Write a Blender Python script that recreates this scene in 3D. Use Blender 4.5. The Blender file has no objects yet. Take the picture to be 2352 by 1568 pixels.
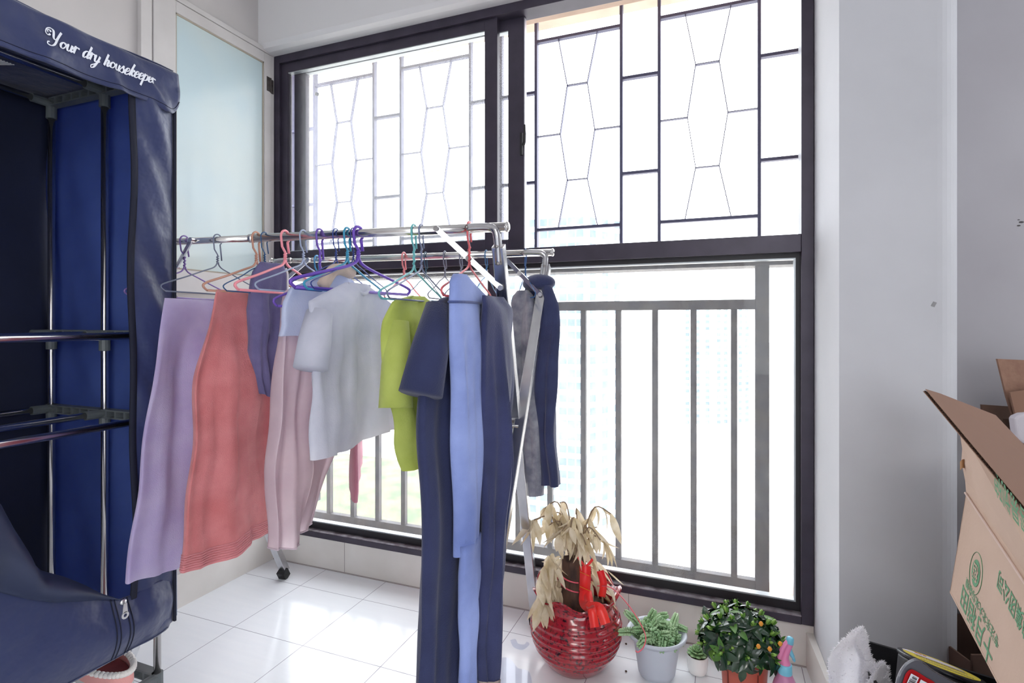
import bpy, bmesh, math, random
from math import sin, cos, pi, radians, sqrt, atan2
from mathutils import Vector as V, Matrix
random.seed(7)
sc = bpy.context.scene
COL = sc.collection
# ------------------------------------------------------------------ camera, world, exposure
FPX, CX, HY, HCAM = 1254.0, 1176.0, 738.0, 1.10
YAW = math.atan(489 / FPX)
cam = bpy.data.cameras.new('camera'); camo = bpy.data.objects.new('camera', cam); COL.objects.link(camo)
cam.sensor_width = 36; cam.lens = FPX / 2352 * 36; cam.shift_y = -(784 - HY) / 2352
cam.clip_start = 0.02; cam.clip_end = 2000
camo.location = (0, 0, HCAM); camo.rotation_euler = (pi / 2, 0, YAW)
sc.camera = camo
w = bpy.data.worlds.new('sky'); sc.world = w; w.use_nodes = True
bg = w.node_tree.nodes['Background']; bg.inputs[0].default_value = (0.93, 0.965, 1.0, 1); bg.inputs[1].default_value = 4.8
sc.view_settings.view_transform = 'Standard'; sc.view_settings.look = 'None'
sc.view_settings.exposure = 0.2; sc.view_settings.gamma = 1.0; sc.view_settings.use_curve_mapping = False

def area(name, loc, target, sx, sy, power, col=(1, 1, 1)):
    l = bpy.data.lights.new(name, 'AREA'); l.shape = 'RECTANGLE'; l.size = sx; l.size_y = sy; l.energy = power; l.color = col
    o = bpy.data.objects.new(name, l); COL.objects.link(o); o.location = loc
    o.rotation_euler = (V(target) - V(loc)).to_track_quat('-Z', 'Y').to_euler()
    return o
# fill light added behind the camera to brighten the room (body further down)
area('added_fill_light', (0.1, -1.3, 2.60), (0.1, -1.3, 0), 0.7, 0.7, 19, (1.0, 0.95, 0.90))

# ------------------------------------------------------------------ pixel -> world helpers
F = V((-sin(YAW), cos(YAW), 0)); R = V((cos(YAW), sin(YAW), 0)); U = V((0, 0, 1)); C0 = V((0, 0, HCAM))
def ray(u, v): return F + R * ((u - CX) / FPX) + U * ((HY - v) / FPX)
def dep(u, v, d): return C0 + ray(u, v) * d
def atY(u, v, Y): r = ray(u, v); return C0 + r * (Y / r.y)
def atX(u, v, X): r = ray(u, v); return C0 + r * (X / r.x)
def atZ(u, v, z): r = ray(u, v); return C0 + r * ((z - HCAM) / r.z)
def xk(u): r = ray(u, 0); return r.x / r.y

def S(r, g, b):
    f = lambda c: (c / 255 / 12.92) if c / 255 <= .04045 else ((c / 255 + .055) / 1.055) ** 2.4
    return (f(r), f(g), f(b), 1)

# ------------------------------------------------------------------ materials
def mat(name, col, rough=.6, metal=0, col2=None, nscale=8, nstr=1.0, bump=0, bscale=60, trans=0, coat=0, sheen=0, stretch=None, detail=4, thr=(.35, .65), spec=None, bdist=.002):
    m = bpy.data.materials.new(name); m.use_nodes = True; nt = m.node_tree; b = nt.nodes['Principled BSDF']
    b.inputs['Base Color'].default_value = col; b.inputs['Roughness'].default_value = rough; b.inputs['Metallic'].default_value = metal
    if coat: b.inputs['Coat Weight'].default_value = coat; b.inputs['Coat Roughness'].default_value = .08
    if sheen: b.inputs['Sheen Weight'].default_value = sheen; b.inputs['Sheen Roughness'].default_value = .5
    if spec is not None: b.inputs['Specular IOR Level'].default_value = spec
    tc = nt.nodes.new('ShaderNodeTexCoord'); mp = nt.nodes.new('ShaderNodeMapping')
    nt.links.new(tc.outputs['Object'], mp.inputs[0])
    if stretch: mp.inputs['Scale'].default_value = stretch
    if col2 is not None:
        n = nt.nodes.new('ShaderNodeTexNoise'); n.inputs['Scale'].default_value = nscale; n.inputs['Detail'].default_value = detail
        nt.links.new(mp.outputs[0], n.inputs['Vector'])
        rp = nt.nodes.new('ShaderNodeMapRange'); rp.inputs[1].default_value = thr[0]; rp.inputs[2].default_value = thr[1]
        rp.inputs[4].default_value = nstr
        nt.links.new(n.outputs[0], rp.inputs[0])
        mx = nt.nodes.new('ShaderNodeMix'); mx.data_type = 'RGBA'; mx.inputs[6].default_value = col; mx.inputs[7].default_value = col2
        nt.links.new(rp.outputs[0], mx.inputs[0]); nt.links.new(mx.outputs[2], b.inputs['Base Color'])
    if bump:
        n2 = nt.nodes.new('ShaderNodeTexNoise'); n2.inputs['Scale'].default_value = bscale; n2.inputs['Detail'].default_value = 3
        nt.links.new(mp.outputs[0], n2.inputs['Vector'])
        bp = nt.nodes.new('ShaderNodeBump'); bp.inputs['Strength'].default_value = bump; bp.inputs['Distance'].default_value = bdist
        nt.links.new(n2.outputs[0], bp.inputs['Height']); nt.links.new(bp.outputs[0], b.inputs['Normal'])
    if trans:
        out = nt.nodes['Material Output']; t = nt.nodes.new('ShaderNodeBsdfTranslucent'); mxs = nt.nodes.new('ShaderNodeMixShader')
        mxs.inputs[0].default_value = trans; t.inputs[0].default_value = col
        if col2 is not None: nt.links.new(mx.outputs[2], t.inputs[0])
        nt.links.new(b.outputs[0], mxs.inputs[1]); nt.links.new(t.outputs[0], mxs.inputs[2]); nt.links.new(mxs.outputs[0], out.inputs[0])
    return m

def glassmat(name, dirt=.08, dirtcol=(.8, .82, .85, 1), tint=(1, 1, 1, 1), streak=False):
    m = bpy.data.materials.new(name); m.use_nodes = True; nt = m.node_tree; nt.nodes.clear()
    out = nt.nodes.new('ShaderNodeOutputMaterial'); tr = nt.nodes.new('ShaderNodeBsdfTransparent'); tr.inputs[0].default_value = tint
    gl = nt.nodes.new('ShaderNodeBsdfGlossy'); gl.inputs['Roughness'].default_value = .02
    fr = nt.nodes.new('ShaderNodeFresnel'); fr.inputs[0].default_value = 1.45
    geo = nt.nodes.new('ShaderNodeNewGeometry')
    mfr = nt.nodes.new('ShaderNodeMath'); mfr.operation = 'MULTIPLY'; mfr.inputs[1].default_value = .5
    bf = nt.nodes.new('ShaderNodeMath'); bf.operation = 'SUBTRACT'; bf.inputs[0].default_value = 1; nt.links.new(geo.outputs['Backfacing'], bf.inputs[1])
    mf2 = nt.nodes.new('ShaderNodeMath'); mf2.operation = 'MULTIPLY'; nt.links.new(fr.outputs[0], mf2.inputs[0]); nt.links.new(bf.outputs[0], mf2.inputs[1]); nt.links.new(mf2.outputs[0], mfr.inputs[0])
    m1 = nt.nodes.new('ShaderNodeMixShader'); nt.links.new(mfr.outputs[0], m1.inputs[0]); nt.links.new(tr.outputs[0], m1.inputs[1]); nt.links.new(gl.outputs[0], m1.inputs[2])
    tl = nt.nodes.new('ShaderNodeBsdfTranslucent'); tl.inputs[0].default_value = dirtcol
    tc = nt.nodes.new('ShaderNodeTexCoord'); mp = nt.nodes.new('ShaderNodeMapping'); mp.inputs['Scale'].default_value = (1, 1, .35)
    n = nt.nodes.new('ShaderNodeTexNoise'); n.inputs['Scale'].default_value = 60; n.inputs['Detail'].default_value = 8; n.inputs['Roughness'].default_value = .75
    nt.links.new(tc.outputs['Object'], mp.inputs[0]); nt.links.new(mp.outputs[0], n.inputs['Vector'])
    mr = nt.nodes.new('ShaderNodeMapRange'); mr.inputs[1].default_value = .3; mr.inputs[2].default_value = .75
    mr.inputs[3].default_value = dirt * .5; mr.inputs[4].default_value = dirt * 1.7
    nt.links.new(n.outputs[0], mr.inputs[0])
    m2 = nt.nodes.new('ShaderNodeMixShader'); nt.links.new(mr.outputs[0], m2.inputs[0]); nt.links.new(m1.outputs[0], m2.inputs[1]); nt.links.new(tl.outputs[0], m2.inputs[2])
    nt.links.new(m2.outputs[0], out.inputs[0])
    return m

M = {}
M['wall'] = mat('wall_paint', S(202, 198, 197), .75, col2=S(195, 191, 190), nscale=3, bump=.15, bscale=25)
M['wallshade'] = mat('wall_paint_shaded', S(172, 170, 175), .75, col2=S(164, 161, 166), nscale=2.5, bump=.15, bscale=20)  # same paint as the pilaster, darker because its shade is in the colour
M['white'] = mat('white_paint', S(218, 217, 218), .6, bump=.1, bscale=15)
M['upstand'] = mat('cream_wall_tile', S(228, 224, 219), .3, col2=S(218, 213, 207), nscale=5)
M['door'] = mat('white_door_paint', S(205, 202, 201), .45, col2=S(197, 194, 193), nscale=6)
M['frame'] = mat('aubergine_aluminium', S(66, 60, 74), .38, .25, col2=S(58, 53, 66), nscale=12)
M['framedark'] = mat('dark_gasket', S(30, 28, 34), .5)
M['bead'] = mat('pale_glass_bead', S(190, 196, 200), .35, .3)
M['track'] = mat('pale_window_track', S(170, 165, 172), .4, .5, col2=S(110, 100, 105), nscale=30)
M['grille'] = mat('grille_steel_with_flare', S(82, 82, 108), .5, .2)  # black steel, with window flare put into the colour as violet grey
M['rail'] = mat('grey_railing_steel', S(72, 70, 78), .6, .1, col2=S(90, 84, 82), nscale=14)
M['peach'] = mat('peach_render', S(196, 172, 156), .8, col2=S(184, 160, 144), nscale=8)
M['chrome'] = mat('polished_steel', (.72, .71, .70, 1), .14, 1, bump=.03, bscale=200)
M['steel'] = mat('brushed_steel', (.58, .58, .60, 1), .26, 1, col2=(.5, .5, .52, 1), nscale=40, stretch=(1, 1, .1))
M['pole'] = mat('dark_chrome', (.66, .64, .64, 1), .2, 1)
M['conn'] = mat('grey_plastic_joint', S(98, 104, 106), .5, col2=S(88, 94, 97), nscale=20)
M['rubber'] = mat('black_rubber', S(32, 32, 34), .6)
M['navy'] = mat('navy_oxford_cloth', S(48, 58, 100), .4, col2=S(42, 51, 90), nscale=5, bump=.5, bscale=16, trans=.1, sheen=.25, bdist=.014)
M['navyin'] = mat('backlit_blue_cloth', S(92, 116, 184), .7, col2=S(80, 102, 170), nscale=4, bump=.4, bscale=6, trans=.55, bdist=.02)  # wardrobe cloth coloured brighter for the window light behind it
M['zip'] = mat('zip_tape', S(18, 22, 42), .85)
M['letter'] = mat('white_print', S(232, 236, 246), .5)

# ------------------------------------------------------------------ mesh builder
class MB:
    def __init__(s): s.v = []; s.f = []
    def add(s, vs, fs):
        o = len(s.v); s.v += [V(p) for p in vs]; s.f += [tuple(i + o for i in f) for f in fs]; return s
    def box(s, a, b):
        x0, y0, z0 = a; x1, y1, z1 = b
        return s.add([(x0, y0, z0), (x1, y0, z0), (x1, y1, z0), (x0, y1, z0), (x0, y0, z1), (x1, y0, z1), (x1, y1, z1), (x0, y1, z1)],
                     [(0, 3, 2, 1), (4, 5, 6, 7), (0, 1, 5, 4), (1, 2, 6, 5), (2, 3, 7, 6), (3, 0, 4, 7)])
    def obox(s, c, ex, ey, ez):
        c, ex, ey, ez = V(c), V(ex), V(ey), V(ez)
        P = [c + ex * i + ey * j + ez * k for k in (-1, 1) for i, j in ((-1, -1), (1, -1), (1, 1), (-1, 1))]
        return s.add(P, [(0, 3, 2, 1), (4, 5, 6, 7), (0, 1, 5, 4), (1, 2, 6, 5), (2, 3, 7, 6), (3, 0, 4, 7)])
    def bar(s, p0, p1, w, h, side=None):
        p0, p1 = V(p0), V(p1); d = (p1 - p0); L = d.length; d.normalize()
        sd = V(side) if side is not None else (V((0, 0, 1)) if abs(d.z) < .9 else V((1, 0, 0)))
        a = d.cross(sd).normalized(); b = a.cross(d).normalized()
        return s.obox((p0 + p1) / 2, d * L / 2, a * w / 2, b * h / 2)
    def tube(s, pts, r, n=10, cap=True):
        pts = [V(p) for p in pts]; m = len(pts); rs = r if isinstance(r, (list, tuple)) else [r] * m
        T = []
        for i in range(m):
            d = (pts[min(i + 1, m - 1)] - pts[max(i - 1, 0)])
            T.append(d.normalized() if d.length > 1e-9 else V((0, 0, 1)))
        ref = V((0, 0, 1)) if abs(T[0].z) < .9 else V((1, 0, 0))
        a = T[0].cross(ref).normalized(); vs = []
        for i in range(m):
            a = (a - T[i] * a.dot(T[i]))
            a = a.normalized() if a.length > 1e-6 else T[i].orthogonal().normalized()
            b = T[i].cross(a)
            for k in range(n):
                t = 2 * pi * k / n; vs.append(pts[i] + (a * cos(t) + b * sin(t)) * rs[i])
        fs = [(i * n + k, i * n + (k + 1) % n, (i + 1) * n + (k + 1) % n, (i + 1) * n + k) for i in range(m - 1) for k in range(n)]
        if cap: fs += [tuple(range(n - 1, -1, -1)), tuple((m - 1) * n + k for k in range(n))]
        return s.add(vs, fs)
    def lathe(s, prof, c=(0, 0, 0), n=48, fn=None, capb=True, capt=False):
        c = V(c); vs = []; m = len(prof)
        for i, (r, z) in enumerate(prof):
            for k in range(n):
                t = 2 * pi * k / n; rr, zz = (r, z) if fn is None else fn(r, z, t, i)
                vs.append(c + V((rr * cos(t), rr * sin(t), zz)))
        fs = [(i * n + k, i * n + (k + 1) % n, (i + 1) * n + (k + 1) % n, (i + 1) * n + k) for i in range(m - 1) for k in range(n)]
        if capb: fs.append(tuple(range(n - 1, -1, -1)))
        if capt: fs.append(tuple((m - 1) * n + k for k in range(n)))
        return s.add(vs, fs)
    def ell(s, c, ax, ay, az, n=8, m=5):
        c, ax, ay, az = V(c), V(ax), V(ay), V(az); vs = [c + az]
        for i in range(1, m):
            p = pi * i / m
            for k in range(n):
                t = 2 * pi * k / n; vs.append(c + ax * sin(p) * cos(t) + ay * sin(p) * sin(t) + az * cos(p))
        vs.append(c - az); L = len(vs) - 1
        fs = [(0, 1 + k, 1 + (k + 1) % n) for k in range(n)]
        for i in range(m - 2):
            for k in range(n): fs.append((1 + i * n + k, 1 + (i + 1) * n + k, 1 + (i + 1) * n + (k + 1) % n, 1 + i * n + (k + 1) % n))
        fs += [(L, 1 + (m - 2) * n + (k + 1) % n, 1 + (m - 2) * n + k) for k in range(n)]
        return s.add(vs, fs)
    def grid(s, fn, nu, nv, closeu=False):
        vs = [fn(i / (nu if closeu else nu - 1), j / (nv - 1)) for j in range(nv) for i in range(nu)]
        fs = []
        for j in range(nv - 1):
            for i in range(nu if closeu else nu - 1):
                fs.append((j * nu + i, j * nu + (i + 1) % nu, (j + 1) * nu + (i + 1) % nu, (j + 1) * nu + i))
        return s.add(vs, fs)
    def slab(s, fn, nu, nv, th):
        """grid sheet with thickness th(V offset)"""
        A = [V(fn(i / (nu - 1), j / (nv - 1))) for j in range(nv) for i in range(nu)]
        B = [p + V(th) for p in A]; n = len(A); fs = []
        for j in range(nv - 1):
            for i in range(nu - 1):
                q = (j * nu + i, j * nu + i + 1, (j + 1) * nu + i + 1, (j + 1) * nu + i)
                fs.append(q); fs.append(tuple(n + k for k in reversed(q)))
        edge = [i for i in range(nu)] + [j * nu + nu - 1 for j in range(1, nv)] + [(nv - 1) * nu + i for i in range(nu - 2, -1, -1)] + [j * nu for j in range(nv - 2, 0, -1)]
        for k in range(len(edge)):
            a, b = edge[k], edge[(k + 1) % len(edge)]; fs.append((b, a, a + n, b + n))
        return s.add(A + B, fs)
    def prism(s, poly, off):
        off = V(off); n = len(poly); A = [V(p) for p in poly]; B = [p + off for p in A]
        return s.add(A + B, [tuple(range(n)), tuple(range(2 * n - 1, n - 1, -1))] + [((i + 1) % n, i, i + n, (i + 1) % n + n) for i in range(n)])
    def build(s, name, m, parent=None, smooth=False, bevel=0, origin=None, sub=0):
        me = bpy.data.meshes.new(name); o = bpy.data.objects.new(name, me)
        if parent is None and origin is None:
            xs = [p.x for p in s.v]; ys = [p.y for p in s.v]; zs = [p.z for p in s.v]
            origin = V(((min(xs) + max(xs)) / 2, (min(ys) + max(ys)) / 2, min(zs)))
        if parent is not None and origin is None:
            origin = parent['_o'] if '_o' in parent.keys() else parent.location
            origin = V(origin)
        me.from_pydata([p - origin for p in s.v], [], s.f); me.validate(verbose=False)
        bm = bmesh.new(); bm.from_mesh(me); bmesh.ops.recalc_face_normals(bm, faces=bm.faces); bm.to_mesh(me); bm.free()
        if m is not None:
            for x in (m if isinstance(m, (list, tuple)) else [m]): me.materials.append(x)
        for p in me.polygons: p.use_smooth = smooth
        COL.objects.link(o)
        if parent is None: o.location = origin
        else: o.parent = parent; o.location = (0, 0, 0) if 'sub_' not in o else (0, 0, 0)
        if bevel:
            b = o.modifiers.new('bevel', 'BEVEL'); b.width = bevel; b.segments = 2; b.limit_method = 'ANGLE'
        if sub:
            b = o.modifiers.new('subdivision', 'SUBSURF'); b.levels = sub; b.render_levels = sub
        return o
ORG = {}
def sub(name, mb, m, parent, **k):
    """sub-part: its mesh is written in the same frame as its parent's origin"""
    root = parent
    while root.parent: root = root.parent
    return mb.build(name, m, parent, origin=root.location.copy(), **k)
_b = MB.build
def _build(s, name, m, parent=None, **k):
    if parent is not None and 'origin' not in k:
        root = parent
        while root.parent: root = root.parent
        k['origin'] = root.location.copy()
    return _b(s, name, m, parent, **k)
MB.build = _build
def tag(o, label, cat=None, group=None, kind=None):
    if label: o['label'] = label
    if cat: o['category'] = cat
    if group: o['group'] = group
    if kind: o['kind'] = kind
    return o
def thing(name, loc, label, cat, group=None):
    o = bpy.data.objects.new(name, None); o.empty_display_size = .05; COL.objects.link(o); o.location = loc
    return tag(o, label, cat, group)
def struct(o, label, cat): return tag(o, label, cat, kind='structure')
def ss(a, b, x): t = max(0, min(1, (x - a) / (b - a))); return t * t * (3 - 2 * t)
def lerpc(pts, t):
    """piecewise-linear (t,val)"""
    if t <= pts[0][0]: return pts[0][1]
    for (a, x), (b, y) in zip(pts, pts[1:]):
        if t <= b: return x + (y - x) * (t - a) / (b - a)
    return pts[-1][1]
def catmull(P, k=6):
    P = [V(p) for p in P]; out = []
    for i in range(len(P) - 1):
        p0, p1, p2, p3 = P[max(i - 1, 0)], P[i], P[i + 1], P[min(i + 2, len(P) - 1)]
        for j in range(k):
            t = j / k; out.append(.5 * ((2 * p1) + (p2 - p0) * t + (2 * p0 - 5 * p1 + 4 * p2 - p3) * t * t + (3 * p1 - p0 - 3 * p2 + p3) * t ** 3))
    out.append(P[-1]); return out

# ================================================================== SETTING
Y0 = 1.958; XL = -1.955; ZH = 2.322; ZC = 2.78
# floor: tiles
def floor_mat():
    m = mat('glazed_floor_tiles', S(226, 228, 232), .16, coat=.15); nt = m.node_tree; b = nt.nodes['Principled BSDF']
    tc = nt.nodes.new('ShaderNodeTexCoord'); sp = nt.nodes.new('ShaderNodeSeparateXYZ'); nt.links.new(tc.outputs['Object'], sp.inputs[0])
    def M2(op, a, bb, c=None):
        n = nt.nodes.new('ShaderNodeMath'); n.operation = op
        for i, q in enumerate((a, bb, c)):
            if q is None: continue
            if isinstance(q, (int, float)): n.inputs[i].default_value = q
            else: nt.links.new(q, n.inputs[i])
        return n.outputs[0]
    def line(o, x0, p, wd):
        f = M2('FRACT', M2('DIVIDE', M2('SUBTRACT', o, x0 - 20 * p - wd / 2), p), None)
        return M2('LESS_THAN', f, wd / p)
    g = M2('MAXIMUM', line(sp.outputs[0], -1.335, .3125, .0022), line(sp.outputs[1], 1.7985, .330, .0022))
    mp = nt.nodes.new('ShaderNodeMapping'); mp.inputs['Scale'].default_value = (1.5, 14, 1); nt.links.new(tc.outputs['Object'], mp.inputs[0])
    n = nt.nodes.new('ShaderNodeTexNoise'); n.inputs['Scale'].default_value = 3; n.inputs['Detail'].default_value = 6; nt.links.new(mp.outputs[0], n.inputs['Vector'])
    mx = nt.nodes.new('ShaderNodeMix'); mx.data_type = 'RGBA'; mx.inputs[6].default_value = S(247, 249, 252); mx.inputs[7].default_value = S(236, 240, 245); nt.links.new(n.outputs[0], mx.inputs[0])
    m3 = nt.nodes.new('ShaderNodeMix'); m3.data_type = 'RGBA'; nt.links.new(g, m3.inputs[0]); nt.links.new(mx.outputs[2], m3.inputs[6]); m3.inputs[7].default_value = S(140, 136, 150)
    nt.links.new(m3.outputs[2], b.inputs['Base Color'])
    rr = M2('MULTIPLY_ADD', g, .4, .16); nt.links.new(rr, b.inputs['Roughness'])
    return m
def S3(o, n, l, c='structure'): return struct(o, l, c)
RX = 1.35; YB = -2.7
o = MB().box((XL - .1, YB - .1, -.08), (RX + .1, Y0 + .0, 0)).build('floor', floor_mat(), origin=V((0, 0, 0))); struct(o, 'pale glazed square floor tiles of the balcony', 'floor')
o = MB().box((XL - .1, YB - .1, ZC), (RX + .1, Y0 + .3, ZC + .1)).build('ceiling', M['white']); struct(o, 'white ceiling', 'ceiling')
o = MB().box((XL - .1, YB - .1, 0), (XL, Y0 + .12, ZC)).build('wall_left', M['wall']); struct(o, 'left wall in warm grey white paint', 'wall')
# beam over the window
b = MB(); PR = [(1.872, ZC), (1.872, 2.345), (1.885, 2.328), (1.91, ZH), (Y0 + .08, ZH), (Y0 + .08, ZC)]
b.prism([(XL, y, z) for y, z in PR], (2.4, 0, 0)); o = b.build('trim_1', M['white'], bevel=.0); struct(o, 'white beam above the window', 'beam')
# wall over / around window (outer skin), left little jamb
o = MB().box((XL - .1, Y0 + .08, ZH), (.5, 2.12, ZC)).build('wall_back', M['peach']); struct(o, 'outer wall strip above the window', 'wall')
# upstand below the window
b = MB().box((XL, Y0, 0), (.262, 2.02, .1375)); o = b.build('wall_front', M['upstand']); struct(o, 'low cream tiled upstand under the window', 'wall')
jb = MB()
for jx in (-.93, -.32, -1.55): jb.box((jx, Y0 - .0012, .002), (jx + .0022, Y0 + .001, .136))
jb.box((XL + .002, Y0 - .004, 0), (.26, Y0 - .0001, .004))
o = jb.build('tile_joint', mat('joint_grout', S(168, 160, 158), .7), o)
# low white upstand on the left wall along floor
o = MB().box((XL, .6, 0), (XL + .005, Y0, .13)).build('baseboard_left', M['upstand']); struct(o, 'cream tiled skirting on the left wall', 'baseboard')
# splayed return on the right + pilaster + right wall
dr = V(ray(1595, 738)); dr.z = 0; dr.normalize()
PA = V((.2625, Y0 + .09, 0)); PA = V((.2628, Y0, 0)) + dr * .09
PB = V((.2785, 1.642, 0)); PC = V((.545, 1.642, 0))
poly = [PA, V((.2628, Y0, 0)), PB]
pr = .055
for k in range(9):
    a = -pi / 2 + (pi / 2) * k / 8; poly.append(V((PC.x - pr + pr * cos(a) * 1.0, PC.y + pr + pr * sin(a), 0)))
poly += [V((PC.x, 1.93, 0)), V((PC.x, 2.12, 0)), V((PA.x, 2.12, 0))]
o = MB().prism(poly, (0, 0, ZC)).build('wall_right', mat('pilaster_paint', S(207, 208, 213), .7, col2=S(200, 201, 206), nscale=3, bump=.12, bscale=20)); struct(o, 'white pilaster with a rounded corner right of the window', 'wall')
for p in o.data.polygons: p.use_smooth = False
o = MB().box((PC.x - .01, 1.93, 0), (RX + .1, 2.03, ZC)).build('wall_north', M['wallshade']); struct(o, 'white wall behind the cardboard boxes, coloured darker for its shade', 'wall')
b = MB(); b.box((RX, YB, 0), (RX + .1, -2.4, ZC)); b.box((RX, -.9, 0), (RX + .1, 1.55, ZC)); b.box((RX, -2.4, 0), (RX + .1, -.9, .4)); b.box((RX, -2.4, 2.2), (RX + .1, -.9, ZC)); b.box((RX, 1.8, 0), (RX + .1, 1.93, ZC)); b.box((RX, 1.55, 0), (RX + .1, 1.8, .8)); b.box((RX, 1.55, 2.5), (RX + .1, 1.8, ZC)); o = b.build('wall_east', M['wallshade']); struct(o, 'side wall right of the camera', 'wall')  # both gaps in this unseen wall are added to let fill light in
# back wall, its opening added to let fill light in behind the camera
b = MB(); b.box((XL, YB - .1, 0), (.2, YB, ZC)); b.box((1.2, YB - .1, 0), (RX + .1, YB, ZC)); b.box((.2, YB - .1, 2.1), (1.2, YB, ZC)); b.box((.2, YB - .1, 0), (1.2, YB, .5))
o = b.build('wall_south', M['wall']); struct(o, 'wall behind the camera', 'wall')
# skirting on return: cream, protruding tile
nb = V((dr.y, -dr.x, 0)) * -1
b = MB(); q0 = V((.2628, Y0, 0)); q1 = PB.copy()
b.prism([q0 + nb * .001, q1 + nb * .001 - (q0 - q1).normalized() * 0, q1 + nb * .013, q0 + nb * .022], (0, 0, .112))
o = b.build('baseboard_right', M['upstand']); struct(o, 'cream skirting ledge on the right return wall', 'baseboard')
# marks on walls
sm = mat('scuff', S(150, 150, 152), .8); dk = mat('dark_mark', S(70, 66, 68), .8)
def mark(name, pts, n, m, label):
    b = MB()
    for p, rx, rz in pts:
        b.ell(p, V((rx, 0, 0)), V((0, .0012, 0)), V((0, 0, rz)), 8, 4)
    o = b.build(name, m); return tag(o, label, 'stain')
P = atY(2346, 510, 1.93); Q = atY(2340, 518, 1.93)
mark('wall_stain', [(P, .006, .0028), (Q, .0045, .002), (P + V((-.006, 0, .007)), .003, .0012)], 0, dk, 'small black smudge high on the shaded wall at the right edge')
tag(MB().bar(atY(2141, 697, 1.6415), atY(2149, 700, 1.6415), .0012, .012).build('scuff_mark', sm), 'faint grey scuff on the white pilaster', 'stain')

# body of the added fill light, out of view
t = thing('added_fill_fixture', (.1, -1.3, ZC), 'square body of the added fill light behind the camera', 'lamp')
MB().box((-.3, -1.7, ZC - .05), (.5, -.9, ZC)).build('fill_light_body', M['white'], t)

# ---------------- hinged frosted window panel on the left wall
def xl(u, v, dx=0): p = atX(u, v, XL + dx); return p.y, p.z
yA, _ = xl(362, 300); yB, _ = xl(612, 300)
zt = 2.335; zb = 1.21
door = thing('door_1', (XL, 1.7, zb), 'white framed frosted glass panel hinged on the left wall', 'door'); door['kind'] = 'structure'
b = MB(); y0, y1 = 1.375, 1.925; gy0, gy1 = 1.462, 1.888; gz0, gz1 = 1.298, 2.27; x0, x1 = XL + .003, XL + .022
b.box((x0, y0, zb), (x1, gy0, zt - .022)); b.box((x0, gy1, zb), (x1, y1, zt - .022)); b.box((x0, gy0, gz1), (x1, gy1, zt - .022)); b.box((x0, gy0, zb), (x1, gy1, gz0))
b.build('door_frame', M['door'], door, bevel=.002)
b = MB(); b.box((XL, y0 - .035, zt - .018), (XL + .02, 1.948, zt + .004)); b.box((XL, y0 - .045, zb), (XL + .02, y0 - .004, zt - .018)); b.box((XL, y1 + .003, zb), (XL + .018, 1.948, zt - .018))
b.build('door_casing', M['door'], door, bevel=.002)
b = MB(); b.box((XL + .001, y0 - .004, zb), (XL + .004, y0, zt - .02)); b.box((XL + .001, y0, zt - .022), (XL + .004, y1 + .003, zt - .018)); b.build('gap_seal', M['framedark'], door)
fm = mat('frosted_glass', S(188, 208, 214), .35, col2=S(205, 214, 208), nscale=1.6, bump=.2, bscale=300, coat=.3, bdist=.0006)
MB().box((XL + .006, gy0 - .003, gz0 - .003), (XL + .013, gy1 + .003, gz1 + .003)).build('glass_pane', fm, door)
b = MB(); bw = .006
for a in ((gy0, gz0, gy0 + bw, gz1), (gy1 - bw, gz0, gy1, gz1), (gy0, gz1 - bw, gy1, gz1), (gy0, gz0, gy1, gz0 + bw)): b.box((XL + .01, a[0], a[1]), (XL + .017, a[2], a[3]))
b.build('glazing_strip', mat('aged_putty', S(168, 160, 146), .6), door)
hz = atX(625, 198, XL + .02).z
b = MB(); b.box((XL + .021, 1.9, hz - .032), (XL + .024, 1.916, hz + .032)); b.box((XL + .019, 1.926, hz - .035), (XL + .022, 1.94, hz + .028)); b.tube([(XL + .024, 1.921, hz - .034), (XL + .024, 1.921, hz + .031)], .004, 8)
for dz in (-.02, 0, .02):
    for yy in (1.907, 1.933): b.ell((XL + .0245, yy, hz + dz), (.0015, 0, 0), (0, .003, 0), (0, 0, .003), 6, 4)
b.build('hinge', mat('aged_hinge', S(84, 78, 76), .4, .6), door)

# ---------------- window
W = thing('window_1', (-.84, Y0, .1375), 'dark framed balcony window with sliding sashes above and fixed glazing below', 'window'); W['kind'] = 'structure'
wx0, wx1 = -1.945, .2615; fw = .035
b = MB()
b.box((wx0, Y0 - .008, .1375), (wx0 + fw, Y0 + .072, ZH)); b.box((wx1 - fw, Y0 - .008, .1375), (wx1, Y0 + .072, ZH))
b.box((wx0, Y0 - .0078, ZH - fw), (wx1, Y0 + .072, ZH + .002)); b.box((wx0 + fw, Y0 - .006, 1.322), (wx1 - fw, Y0 + .072, 1.379))
b.box((wx0 + fw, Y0 - .010, .1375), (wx1 - fw, Y0 + .072, .162))
mx0, mx1 = Y0 * xk(1124), Y0 * xk(1142)
b.box((mx0, Y0 - .004, .162), (mx1, Y0 + .06, 1.322))
b.build('window_frame', M['frame'], W, bevel=.0015)
b = MB(); b.box((wx0 + fw, Y0 - .0085, .162), (wx1 - fw, Y0 + .03, .1655)); b.build('window_track', M['track'], W)
b = MB()   # inner dark stops around lower panes
zl0, zl1 = .1655, 1.322; sd = .013; yy0, yy1 = Y0 + .018, Y0 + .05
for xa, xb in ((wx0 + fw, mx0), (mx1, wx1 - fw)):
    b.box((xa, yy0, zl0), (xb, yy1, zl0 + .027)); b.box((xa, yy0, zl1 - .016), (xb, yy1, zl1)); b.box((xa, yy0, zl0 + .027), (xa + sd, yy1, zl1 - .016)); b.box((xb - sd, yy0, zl0 + .027), (xb, yy1, zl1 - .016))
b.build('glazing_stop', M['framedark'], W)
b = MB()
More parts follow.
